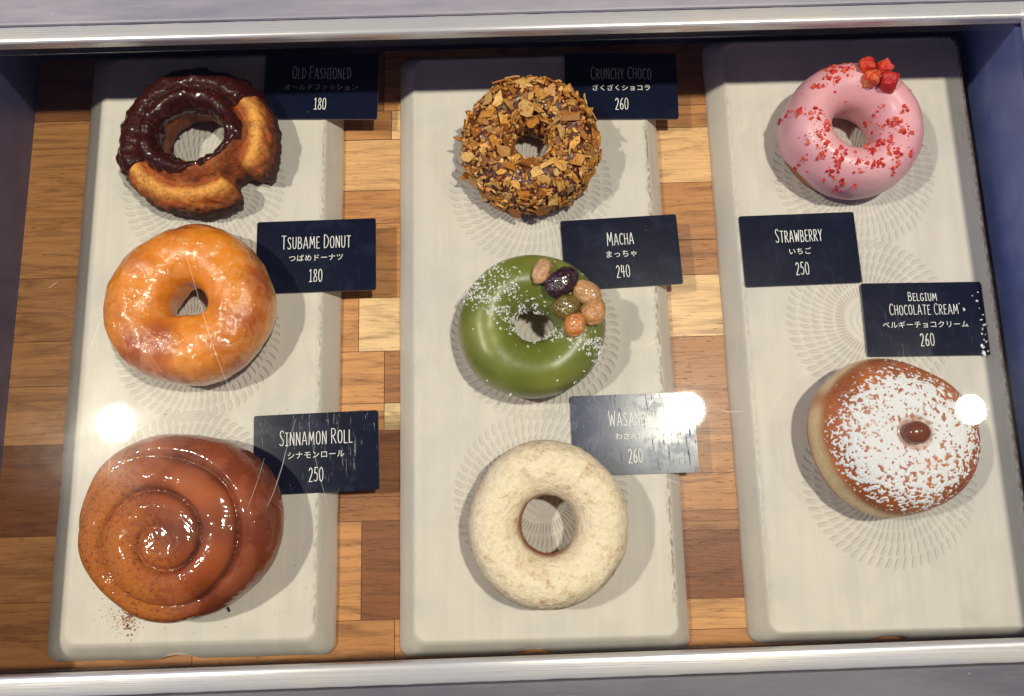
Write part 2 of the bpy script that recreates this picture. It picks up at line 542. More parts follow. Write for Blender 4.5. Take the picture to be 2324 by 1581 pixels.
TOPZ = .014
Z0_MARK = .0143
def tray(x0, x1, y0, y1, iL, iR, iF, iB, label, brown, rz=0, seed=0):
    cx, cy = (x0 + x1) / 2, (y0 + y1) / 2
    t = thing('serving_tray', (cx, cy, 0), label, 'tray', 'ceramic trays in the case')
    t.rotation_euler = (0, 0, rz)
    hx, hy = (x1 - x0) / 2, (y1 - y0) / 2
    V, F, C = [], [], []
    # fraction of the way in, height, corner radius, brown
    prof = [(0.0, .0000, .0065, 0), (.02, .0016, .0065, 0), (.08, .0034, .0065, 0), (.45, .0086, .008, 0), (.76, .0126, .007, 0), (.82, .0133, .007, 0), (.92, .01425, .006, .45), (.97, .01445, .0058, 1),
            (1.03, .01450, .0055, 1), (1.10, .0143, .005, .5), (1.34, TOPZ, .005, 0)]
    FF = (0, .015, .06, .38, .72, .79, .92, .98, 1.03, 1.08, 1.25)      # front edge
    n = None
    for k, (f, z, r_, br) in enumerate(prof):
        P = rrect(-hx + iL * f, hx - iR * f, -hy + iF * FF[k], hy - iB * f, r_)
        n = len(P)
        for (x, y) in P:
            w = .0005 * mn.noise(Vector((x * 30, y * 30, seed))) * (1 if f < .5 else .4)
            zz = z
            yy = y + w
            if k <= 3 and y < -hy + .012:                      # little foot notch in the front edge
                q = max(0, 1 - ((x + .004) / .0085) ** 2)
                zz = max(z, .0075 * math.sqrt(q)) if q > 0 else z
                yy = y + w + (.0035 * math.sqrt(q) * (1 - f * 2) if f < .5 else 0)
            V.append((x + w, yy, zz))
            side = brown[2] if y < -hy + .016 else brown[0] if x < -hx + .02 else (brown[1] if x > hx - .02 else brown[2])
            C.append((br * side, 0, 0))
    for k in range(len(prof) - 1):
        for i in range(n):
            F.append((k * n + i, k * n + (i + 1) % n, (k + 1) * n + (i + 1) % n, (k + 1) * n + i))
    k = len(prof) - 1
    F.append(tuple(k * n + i for i in range(n)))
    o = mesh('plate', V, F, [M_TRAY], t, True, np.array(C))
    return t


TY0, TY1 = -.0835, .2545
left_tray = tray(-.2450, -.0955, TY0, .2575, .017, .0078, .011, .010, 'long cream ceramic tray at the left holding the chocolate ring and the roll', (.0, .55, .0))
tray(-.0622, .0880, TY0 - .002, .2515, .0105, .0088, .010, .009, 'long cream ceramic tray in the middle holding the green and white rings', (.1, .75, .0), seed=3)
tray(.1182, .2700, TY0, .2575, .0085, .0085, .008, .009, 'long cream ceramic tray at the right holding the pink ring', (.30, .8, .0), seed=7)


a_, b_ = at(512, 1372, Z0_MARK), at(521, 1389, Z0_MARK)        # a short dark glaze mark showing from under the roll
d_ = (b_ - a_) / np.linalg.norm(b_ - a_); n_ = np.array([-d_[1], d_[0], 0]) * .0007
o_ = np.array(left_tray.location)
mesh('glaze_mark', [a_ + n_ - o_, a_ - n_ - o_, b_ - n_ - o_, b_ + n_ - o_], [(0, 1, 2, 3)], [lamp_mat('black_glaze', (.01, .01, .012))], left_tray, False)


# ================================================================== doughnut toolkit
def ring_grid(prof, nT, fn=None):
    """surface of revolution from a closed (r, z) profile, outer loop first; fn(V, th, k) may move points"""
    nP = len(prof)
    th = np.linspace(0, 2 * PI, nT, endpoint=False)
    V = np.zeros((nT, nP, 3))
    V[:, :, 0] = np.cos(th)[:, None] * prof[None, :, 0]
    V[:, :, 1] = np.sin(th)[:, None] * prof[None, :, 0]
    V[:, :, 2] = prof[None, :, 1]
    if fn is not None:
        V = fn(V, th)
    return V


def grid_normals(V, closed=True):
    dT = np.roll(V, -1, 0) - np.roll(V, 1, 0)
    if closed:
        dP = np.roll(V, -1, 1) - np.roll(V, 1, 1)
    else:
        dP = np.gradient(V, axis=1)
    N = np.cross(dT, dP)
    N /= np.maximum(np.linalg.norm(N, axis=2, keepdims=True), 1e-12)
    return N


def grid_faces(nT, nP, closed=True, keep=None):
    F = []
    for i in range(nT):
        j2 = (i + 1) % nT
        for k in range(nP if closed else nP - 1):
            k2 = (k + 1) % nP
            if keep is None or keep[i, k] or keep[j2, k] or keep[j2, k2] or keep[i, k2]:
                F.append((i * nP + k, j2 * nP + k, j2 * nP + k2, i * nP + k2))
    return F


def compact(V, F, C=None):
    used = np.unique(np.array(F).ravel())
    mp = -np.ones(len(V), int)
    mp[used] = np.arange(len(used))
    return V[used], [tuple(mp[list(f)]) for f in F], (None if C is None else C[used])


def torus_prof(Ro, Ri, h, n=88, px=.95, pz=.92, flat=.10):
    a, rc = (Ro - Ri) / 2, (Ro + Ri) / 2
    out = []
    for ph in np.linspace(-PI / 2, 1.5 * PI, n, endpoint=False):
        c, s = math.cos(ph), math.sin(ph)
        r = rc + a * math.copysign(abs(c) ** px, c)
        z = h / 2 + h / 2 * math.copysign(abs(s) ** pz, s)
        z = max(z, flat * h * .5) if z < flat * h * .5 else z
        out.append((r, z - flat * h * .5))
    return resample(np.array(out), n)


def lumps(V, N, specs, seed):
    sh = V.shape
    P = V.reshape(-1, 3)
    d = np.zeros(len(P))
    for f, a in specs:
        d += a * nzA(P, f, seed + f * .01)
    return V + N * d.reshape(sh[0], sh[1], 1)


def dough_object(name, V, mats, parent, col, closed=True, smooth=True):
    nT, nP = V.shape[:2]
    return mesh(name, V.reshape(-1, 3), grid_faces(nT, nP, closed), mats, parent, smooth, col.reshape(-1, 3))


def skin(name, V, N, mask, thick, mats, parent, col=None, closed=True, sink=.0004, edge=.25):
    """a layer lying on the grid surface where mask > 0, its rim tucked into the surface"""
    nT, nP = V.shape[:2]
    t = -sink + (thick + sink) * np.clip(mask / edge, 0, 1) ** .5
    P = V + N * t[:, :, None]
    F = grid_faces(nT, nP, closed, mask > 0)
    PV, PF, PC = compact(P.reshape(-1, 3), F, None if col is None else col.reshape(-1, 3))
    return mesh(name, PV, PF, mats, parent, True, PC)


def mixc(a, b_, t):
    return np.array(a)[None, None, :] * (1 - t[..., None]) + np.array(b_)[None, None, :] * t[..., None]


def height_at(V, x, y):
    P = V.reshape(-1, 3)
    d = (P[:, 0] - x) ** 2 + (P[:, 1] - y) ** 2
    i = np.argsort(d)[:24]
    return P[i, 2].max()


def chip(mb, p, n, size, thick, rng, c, tilt=.5, sides=None, elong=1.6):
    """one irregular flat flake"""
    n = np.array(n) + np.array([rng.gauss(0, tilt) for _ in range(3)])
    n /= np.linalg.norm(n)
    a = np.cross(n, np.array([rng.gauss(0, 1) for _ in range(3)])); a /= np.linalg.norm(a)
    b_ = np.cross(n, a)
    k = sides or rng.randint(4, 7)
    el = rng.uniform(1, elong)
    top, bot = [], []
    bend = rng.gauss(0, .18)
    for i in range(k):
        an = 2 * PI * (i + rng.uniform(-.3, .3)) / k
        rr = size * rng.uniform(.55, 1.15)
        u, v = rr * math.cos(an) * el, rr * math.sin(an) / el
        z = bend * u * u / size
        q = p + a * u + b_ * v
        top.append(q + n * (thick / 2 + z + rng.gauss(0, thick * .12)))
        bot.append(q + n * (-thick / 2 + z))
    V = [p + n * thick * .62] + top + bot
    F = [(0, 1 + i, 1 + (i + 1) % k) for i in range(k)]
    F += [(1 + i, 1 + k + i, 1 + k + (i + 1) % k, 1 + (i + 1) % k) for i in range(k)]
    F.append(tuple(1 + k + i for i in range(k))[::-1])
    mb.raw(V, F, c)


def grain(mb, p, s, rng, c=None):
    d = [(1, 0, 0), (-1, 0, 0), (0, 1, 0), (0, -1, 0), (0, 0, 1), (0, 0, -1)]
    V = [p + np.array(q) * s * rng.uniform(.55, 1.25) for q in d]
    mb.raw(V, [(0, 2, 4), (2, 1, 4), (1, 3, 4), (3, 0, 4), (2, 0, 5), (1, 2, 5), (3, 1, 5), (0, 3, 5)], c)


# ------------------------------------------------------------------ food materials
def dough_mat(name, fine=.35, rough=.55, coat=0.0, coat_r=.12, sss=.12, bd=.0005, glaze=False, scale=1.0, dark=lin(96, 44, 14)):
    g = G(name)
    co = g.obj()
    c = g.attr('col')
    a = g.noise(co, 70 * scale, 5, .6)
    b2 = g.noise(co, 420 * scale, 4, .65)
    c = g.mix(g.mul(g.ss(a, .45, .78), fine), c, g.mix(1.0, c, dark, 'MULTIPLY'))
    c = g.mix(g.mul(g.ss(b2, .45, .72), fine * .8), c, dark)
    h = g.add(g.mul(a, .8), g.mul(b2, .5))
    kw = dict(Base_Color=c, Roughness=rough, Subsurface_Weight=sss, Subsurface_Radius=(1.0, .45, .2), Subsurface_Scale=.004, Normal=g.bump(h, bd, .8))
    if coat:
        kw.update(Coat_Weight=coat, Coat_Roughness=coat_r, Coat_IOR=1.5)
        if glaze:
            gl = g.noise(co, 100, 4, .55, 1.0)
            kw['Coat_Normal'] = g.bump(g.add(gl, g.mul(g.noise(co, 300, 2), .16)), .0023, 1.0)
            film = g.ss(gl, .53, .57)
            kw['Base_Color'] = g.mix(g.mul(film, .20), c, lin(246, 186, 128))
            kw['Coat_Roughness'] = g.add(coat_r - .03, g.mul(g.noise(co, 60, 3), .14))
    return g.done(g.p(**kw))


def plain_food(name, base, rough=.4, sss=.2, coat=0.0, bumps=((200, .5),), bd=.0004, var=None, attr=False, coat_r=.1, spec=.5):
    g = G(name)
    co = g.obj()
    c = g.attr('col') if attr else base
    h = None
    for f, a in bumps:
        t = g.mul(g.noise(co, f, 3, .6), a)
        h = t if h is None else g.add(h, t)
    if var is not None:
        c = g.mix(g.ss(g.noise(co, var[1], 4, .6), .4, .7), c, var[0])
    return g.done(g.p(Base_Color=c, Roughness=rough, Specular_IOR_Level=spec, Subsurface_Weight=sss, Subsurface_Radius=(1, .5, .3), Subsurface_Scale=.003, Coat_Weight=coat, Coat_Roughness=coat_r,
                      Normal=g.bump(h, bd, .8)))


Z0 = .0142          # top of the trays

# ------------------------------------------------------------------ chocolate dipped old fashioned
def old_fashioned():
    c = at(449, 324, Z0 + .014); c[2] = Z0
    t = thing('chocolate_dipped_doughnut', c, 'cracked golden doughnut half dipped in dark chocolate, beside the shaded 180 card', 'doughnut', 'doughnuts in the case')
    prof = np.array([(1.72, .25), (1.56, .8), (1.52, 1.5), (1.62, 2.15), (1.93, 2.62), (2.25, 2.55), (2.55, 2.18), (2.72, 2.08), (3.0, 2.22), (3.4, 2.12), (3.78, 1.65), (4.0, 1.05), (4.02, .75), (3.82, .5), (3.6, .25), (3.0, 0.02), (2.2, 0.02)]) * .0108
    prof = resample(crom(prof, 12, True), 130)[::-1]
    nT = 420
    def fn(V, th):
        r = np.linalg.norm(V[:, :, :2], axis=2)
        z = V[:, :, 2]
        # oval outline, crack on the lower right
        dn = np.angle(np.exp(1j * (th - R(-43))))
        cut = np.exp(-(np.abs(dn / R(10.5))) ** 6)[:, None]
        lobe = sstep(r, .0255, .030)
        r2 = r - (r - .0285) * cut * lobe * .92
        step = (sstep(dn, R(-2), R(3)) * (1 - sstep(dn, R(10), R(45))))[:, None]   # far lip of the crack sits lower and further out
        r2 = r2 + .0008 * step * lobe
        out = (1 + .02 * np.cos(th - R(20)) + .012 * np.cos(3 * th + 1))[:, None]
        V = V * 1.0
        rr = r2 * out
        V[:, :, 0] = np.cos(th)[:, None] * rr * (1.0 + .10 * (1 - sstep(r, .0165, .026)))
        V[:, :, 1] = np.sin(th)[:, None] * rr * .955
        V[:, :, 2] = z * (1 - .35 * cut * lobe)
        return V
    V = ring_grid(prof, nT, fn)
    N = grid_normals(V)
    if (N[:, :, 2][V[:, :, 2] > .02]).mean() < 0: N = -N
    r = np.linalg.norm(V[:, :, :2] / np.array([1, .955]), axis=2)
    rag = sstep(r, .0355, .042)[..., None]
    V = lumps(V, N, [(60, .0009), (160, .0007), (420, .0004)], 1.3)
    V = V + N * rag * (nzA(V.reshape(-1, 3), 330, 9.1).reshape(nT, -1)[..., None] * .0011)
    V[:, :, 2] = np.maximum(V[:, :, 2], 0.0)
    z = V[:, :, 2]
    ang = np.degrees(np.arctan2(V[:, :, 1], V[:, :, 0])) % 360
    n1 = nzA(V.reshape(-1, 3), 90, 4).reshape(nT, -1)
    n2 = nzA(V.reshape(-1, 3), 300, 5).reshape(nT, -1)
    gold = np.array(lin(246, 172, 78)); mid = np.array(lin(178, 86, 22)); dark = np.array(lin(62, 20, 7))
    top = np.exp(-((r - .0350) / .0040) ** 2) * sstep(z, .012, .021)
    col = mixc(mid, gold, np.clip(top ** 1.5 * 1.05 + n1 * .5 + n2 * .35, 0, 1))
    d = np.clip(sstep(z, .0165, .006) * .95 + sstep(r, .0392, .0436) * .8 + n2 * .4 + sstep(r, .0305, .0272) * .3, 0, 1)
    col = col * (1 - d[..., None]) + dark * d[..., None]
    ih = (1 - sstep(r, .0165, .0205)) * .8
    col = col * (1 - ih[..., None]) + np.array(lin(158, 84, 34)) * ih[..., None]
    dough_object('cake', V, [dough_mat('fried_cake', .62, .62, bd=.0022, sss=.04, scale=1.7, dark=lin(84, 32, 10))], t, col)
    # chocolate
    a1 = np.minimum(sstep(ang, 33, 40), 1 - sstep(ang, 206, 214))
    wob = n1 * .0028 + n2 * .0012
    rlim = np.where((ang > 36) & (ang < 210), .0395, .0242)
    lower = (ang >= 210) | (ang <= 36)
    phi = np.where(ang <= 36, ang + 360, ang)
    rl2 = .0278 - .0065 * np.exp(-((phi - 300) / 42) ** 2)
    rlim = np.where(lower, rl2, .0455)
    m = (rlim + wob - r) / .004
    aw = (n1 * 5 + n2 * 3)
    m_ang = np.minimum((ang - 30 + aw) / 6, (214 + aw - ang) / 6)
    m = np.where(r > .0272, np.minimum(m, m_ang), m)
    m = np.minimum(m, (z - .0045 + n2 * .002) / .004)
    m = np.where((r < .0186) & (z < .019 + n1 * .003), -1, m)
    g = G('dark_chocolate')
    co = g.obj()
    h = g.add(g.noise(co, 190, 4, .6, .6), g.mul(g.noise(co, 520, 3, .6), .6))
    c_ = g.mix(g.noise(co, 150, 3), lin(40, 12, 8), lin(70, 25, 14))
    mch = g.done(g.p(Base_Color=c_, Roughness=.4, Specular_IOR_Level=.1, Normal=g.bump(h, .0006, .8), Coat_Weight=.8, Coat_Roughness=.08, Coat_Normal=g.bump(g.add(g.noise(co, 130, 3, .55, .5), g.mul(g.noise(co, 330, 2), .22)), .0017, 1.0)))
    VC = V + N * np.maximum(0, n1 * .0009 + n2 * .0007 + nzA(V.reshape(-1, 3), 150, 12).reshape(nT, -1) * .0016)[..., None]
    skin('chocolate_icing', VC, N, m, .0011, [mch], t)

old_fashioned()


# ------------------------------------------------------------------ plain glazed ring
def glazed():
    c = at(437, 693, Z0 + .0155); c[2] = Z0
    t = thing('glazed_doughnut', c, 'shiny orange glazed ring doughnut with a small off round hole', 'doughnut', 'doughnuts in the case')
    prof = torus_prof(.0418, .0085, .0345, 96, 1.0, .85, .08)
    nT = 260
    def fn(V, th):
        r = np.linalg.norm(V[:, :, :2], axis=2)
        inner = 1 - sstep(r, .009, .03)
        k = (1 + .015 * np.cos(2 * th + .4) + .012 * np.cos(3 * th + 2))[:, None]
        V = V * 1.0
        V[:, :, 0] *= k * 1.02; V[:, :, 1] *= k * 1.02
        w = (.10 * np.cos(2 * th - .9) + .10 * np.cos(3 * th + 1))[:, None]
        V[:, :, :2] *= (1 + inner * w)[..., None]
        return V
    V = ring_grid(prof, nT, fn)
    N = grid_normals(V)
    if (N[:, :, 2][V[:, :, 2] > .03]).mean() < 0: N = -N
    V = lumps(V, N, [(28, .0018), (75, .0009), (170, .00045), (340, .00022)], 3.1)
    V[:, :, 2] = np.maximum(V[:, :, 2], 0)
    z = V[:, :, 2]; r = np.linalg.norm(V[:, :, :2], axis=2)
    n1 = nzA(V.reshape(-1, 3), 55, 4).reshape(nT, -1)
    n2 = nzA(V.reshape(-1, 3), 22, 8).reshape(nT, -1)
    col = mixc(lin(232, 138, 26), lin(178, 82, 14), np.clip(.22 + n1 * 1.3 + n2 * .9 + .5 * sstep(r, .034, .042), 0, 1))
    band = np.exp(-((z - .0118 - n2 * .002) / .0042) ** 2) * sstep(r, .02, .035)
    col = col * (1 - band[..., None] * .9) + np.array(lin(236, 206, 150)) * band[..., None] * .9
    low = sstep(z, .008, .003)
    col = col * (1 - low[..., None]) + np.array(lin(150, 72, 26)) * low[..., None]
    inn = np.exp(-((r - .0098) / .0035) ** 2) * sstep(z, .006, .016) * (1 - sstep(z, .018, .026))
    col = col * (1 - inn[..., None] * .6) + np.array(lin(230, 176, 96)) * inn[..., None] * .6
    dough_object('ring', V, [dough_mat('glazed_crust', .16, .42, 1.0, .07, .18, .0004, True)], t, col)

glazed()


# ------------------------------------------------------------------ spiral roll
def roll():
    c = at(414, 1190, Z0 + .014); c[2] = Z0
    t = thing('cinnamon_roll', c, 'large glazed brown spiral bun dusted with cinnamon', 'pastry', 'doughnuts in the case')
    P = crom([(0, .0350), (.014, .0352), (.028, .0345), (.038, .0310), (.0445, .0245), (.0475, .0165), (.0470, .0090), (.0435, .0030), (.036, 0), (.018, 0), (0, 0)], 14)
    prof = resample(P, 190, False)
    nT = 340
    th = np.linspace(0, 2 * PI, nT, endpoint=False)
    out = 1 + .018 * np.cos(2 * th + .5) + .02 * np.cos(3 * th - 1.1) + .010 * np.cos(5 * th + 2)
    V = np.zeros((nT, len(prof), 3))
    V[:, :, 0] = np.cos(th)[:, None] * prof[:, 0] * out[:, None] * 1.02
    V[:, :, 1] = np.sin(th)[:, None] * prof[:, 0] * out[:, None] * .965
    V[:, :, 2] = prof[:, 1]
    N = grid_normals(V, False)
    if (N[:, :, 2][:, 20:80]).mean() < 0: N = -N
    N[:, 0] = (0, 0, 1); N[:, -1] = (0, 0, -1)
    V = lumps(V, N, [(24, .0022), (70, .0006)], 6.2)
    sx, sy = V[:, :, 0] + .002, V[:, :, 1] + .0068
    sr = np.hypot(sx, sy) + nzA(V.reshape(-1, 3), 35, 2).reshape(nT, -1) * .0016
    sa = np.arctan2(sy, sx) % (2 * PI)
    pitch = .0185
    q = (sr - .0002) / pitch - sa / (2 * PI)
    fr = q - np.floor(q)
    dist = np.minimum(fr, 1 - fr) * pitch
    amp = sstep(sr, .004, .010) * (.65 + .5 * nzA(V.reshape(-1, 3), 26, 7).reshape(nT, -1))
    topw = sstep(V[:, :, 2], .006, .018)
    wob = nzA(V.reshape(-1, 3), 40, 17).reshape(nT, -1)
    disp = (-.0030 * np.exp(-(dist / (.0016 + .0008 * wob)) ** 2) + .0034 * ((1 - (2 * fr - 1) ** 2) ** .8 - .6) - .0022 * (fr - .5)) * amp * topw
    disp = disp + .0012 * wob * topw
    V = V + N * disp[..., None]
    V[:, :, 2] = np.maximum(V[:, :, 2], 0)
    V[:, 0] = V[:, 0].mean(0)
    n1 = nzA(V.reshape(-1, 3), 60, 1).reshape(nT, -1)
    groove = np.exp(-(dist / .0019) ** 2) * amp * topw
    col = mixc(lin(162, 78, 32), lin(106, 42, 18), np.clip(.45 + n1 * .8, 0, 1))
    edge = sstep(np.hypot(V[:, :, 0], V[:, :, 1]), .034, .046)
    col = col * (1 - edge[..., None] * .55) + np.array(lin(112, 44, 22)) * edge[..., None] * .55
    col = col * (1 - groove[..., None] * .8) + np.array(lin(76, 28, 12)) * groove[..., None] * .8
    # material: glaze over crust, cinnamon dust towards the left
    g = G('roll_crust')
    co = g.obj()
    sp = g.n('ShaderNodeSeparateXYZ', {0: co})
    cc = g.attr('col')
    wet = g.noise(co, 48, 3, .5, .6)
    fineb = g.noise(co, 260, 3)
    film = g.ss(wet, .46, .60)
    cc = g.mix(g.mul(film, .18), cc, lin(208, 128, 90))
    lw = g.ss(g.add(g.add(sp.outputs[0], g.mul(sp.outputs[1], .35)), g.mul(g.noise(co, 30, 3), .03)), .028, -.012)
    pw = g.ss(g.add(g.noise(co, 430, 4, .75), g.mul(lw, .15)), .52, .62)
    pw = g.mul(pw, g.add(.12, g.mul(lw, .88)))
    cc = g.mix(g.mul(lw, .35), cc, lin(112, 46, 18))
    cc = g.mix(g.mul(pw, .85), cc, g.mix(g.noise(co, 900, 2), lin(150, 76, 26), lin(204, 124, 52)))
    bn = g.bump(g.add(g.mul(wet, .5), g.mul(fineb, .3)), .0008, .7)
    m = g.done(g.p(Base_Color=cc, Roughness=g.add(.5, g.mul(pw, .35)), Specular_IOR_Level=.15, Subsurface_Weight=.06, Subsurface_Radius=(1, .4, .2), Subsurface_Scale=.003, Normal=bn,
                   Coat_Weight=g.ma('SUBTRACT', 1.0, g.mul(pw, .85)), Coat_Roughness=.09, Coat_Normal=g.bump(g.add(wet, g.mul(g.noise(co, 150, 2), .14)), .0030, .9)))
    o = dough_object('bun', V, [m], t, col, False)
    # glaze drips at the rim
    rng = random.Random(5)
    P = V.reshape(-1, 3); NN = N.reshape(-1, 3)
    dm = plain_food('sugar_glaze', lin(196, 142, 118), .25, .4, .6)
    for (x, y, s) in ((-.020, -.0405, .0030),):
        i = np.argmin((P[:, 0] - x) ** 2 + (P[:, 1] - y) ** 2 + (np.minimum(NN[:, 2], .2) < .15) * 1e-4)
        mb = MB()
        nb = NN[i]; a = np.cross(nb, (0, 0, 1.0)); a /= np.linalg.norm(a); d_ = np.cross(a, nb)
        Vv, Ff = [], []
        for j in range(9):
            for k in range(16):
                ph, al = PI * j / 8, 2 * PI * k / 16
                w = 1 + .35 * mn.noise(Vector((math.cos(al) * 1.5 + x * 900, math.sin(al) * 1.5, j * .3)))
                Vv.append(P[i] + (a * math.cos(al) * math.sin(ph) * w + d_ * math.sin(al) * math.sin(ph) * 1.25 * w) * s + nb * math.cos(ph) * s * .28)
        for j in range(8):
            for k in range(16):
                Ff.append((j * 16 + k, j * 16 + (k + 1) % 16, j * 16 + 16 + (k + 1) % 16, j * 16 + 16 + k))
        mb.raw(Vv, Ff)
        mb.build('glaze_drip', [dm], t, True)

roll()


# ------------------------------------------------------------------ crunchy ring
def crunchy():
    c = at(1205, 331, Z0 + .016); c[2] = Z0
    t = thing('crunchy_doughnut', c, 'ring doughnut crusted all over with golden crunchy flakes', 'doughnut', 'doughnuts in the case')
    prof = torus_prof(.0354, .0116, .033, 80, .95, .9, .1)
    nT = 200
    V = ring_grid(prof, nT)
    N = grid_normals(V)
    if (N[:, :, 2][V[:, :, 2] > .025]).mean() < 0: N = -N
    V = lumps(V, N, [(50, .0012), (170, .0012), (420, .0005)], 2.2)
    V[:, :, 2] = np.maximum(V[:, :, 2], 0)
    n1 = nzA(V.reshape(-1, 3), 120, 4).reshape(nT, -1)
    col = mixc(lin(74, 30, 26), lin(112, 62, 42), np.clip(.5 + n1, 0, 1))
    dough_object('ring', V, [plain_food('chocolate_crust', None, .34, .0, .4, ((300, 1.0), (900, .5)), .001, None, True, .2)], t, col)
    rng = random.Random(11)
    P, NN = V.reshape(-1, 3), N.reshape(-1, 3)
    w = np.where(P[:, 2] > .003, np.hypot(P[:, 0], P[:, 1]), 0)
    cdf = np.cumsum(w) / w.sum()
    mb = MB()
    tones = [lin(212, 146, 56), lin(226, 164, 78), lin(192, 120, 40), lin(238, 188, 112), lin(164, 96, 36), lin(218, 156, 84)]
    spots = []
    n_made = 0
    def scatter(sizes, pack, lift, tilt):
        for s in sizes:
            for _try in range(10):
                i = int(np.searchsorted(cdf, rng.random()))
                p = P[i]
                if p[2] > .0025 and not any((p[0] - q[0]) ** 2 + (p[1] - q[1]) ** 2 + (p[2] - q[2]) ** 2 < (pack * (s + q[3])) ** 2 for q in spots):
                    break
            else:
                continue
            spots.append((p[0], p[1], p[2], s))
            c_ = np.array(tones[rng.randrange(6)]) * rng.uniform(.60, 1.12)
            chip(mb, p + NN[i] * rng.uniform(*lift), NN[i], s, rng.uniform(.0005, .0011), rng, tuple(c_), tilt, None, 1.5)
    scatter(sorted((.0017 + .0036 * rng.random() ** 1.7 for _ in range(330)), reverse=True), .60, (.0006, .0019), .26)
    del spots[:]
    scatter([.0007 + .0012 * rng.random() ** 1.5 for _ in range(1700)], .50, (.0003, .0016), .55)
    for (dx, dy) in ((-.0375, .0045), (-.0355, -.0115), (.0352, -.010), (.036, .006)):
        chip(mb, np.array([dx, dy, .016]), (0, 0, 1), .0026, .0012, rng, tones[2], .4)
    g = G('crunchy_flake')
    co = g.obj()
    cc = g.attr('col')
    cc = g.mix(g.mul(g.ss(g.noise(co, 500, 3, .6), .5, .7), .5), cc, lin(120, 62, 22))
    cc = g.mix(g.mul(g.ss(g.vor(co, 1100), .28, .12), .5), cc, lin(96, 48, 16))
    m = g.done(g.p(Base_Color=cc, Roughness=.5, Subsurface_Weight=.08, Subsurface_Radius=(1, .5, .2), Subsurface_Scale=.001, Normal=g.bump(g.noise(co, 900, 3), .0004, .7)))
    o = mb.build('flake_coating', [m], t)
    o['kind'] = 'stuff'

crunchy()


# ------------------------------------------------------------------ green ring with candied beans
def ellipsoid_mesh(ax, seed, lump=.08, n=28):
    V, F = [], []
    for j in range(n + 1):
        for k in range(2 * n):
            ph, al = PI * j / n, PI * k / n
            d = Vector((math.sin(ph) * math.cos(al), math.sin(ph) * math.sin(al), math.cos(ph)))
            w = 1 + lump * mn.noise(d * 1.6 + Vector((seed, 0, 0))) + lump * .35 * mn.noise(d * 5 + Vector((seed, 3, 0)))
            V.append((d[0] * ax[0] * w, d[1] * ax[1] * w, d[2] * ax[2] * w))
    for j in range(n):
        for k in range(2 * n):
            F.append((j * 2 * n + k, (j + 1) * 2 * n + k, (j + 1) * 2 * n + (k + 1) % (2 * n), j * 2 * n + (k + 1) % (2 * n)))
    return V, F


def sugar_mat(name='icing_sugar'):
    g = G(name)
    return g.done(g.p(Base_Color=(.86, .85, .83), Roughness=.8, Subsurface_Weight=.2, Subsurface_Radius=(1, 1, 1), Subsurface_Scale=.0006))
M_SUGAR = sugar_mat()


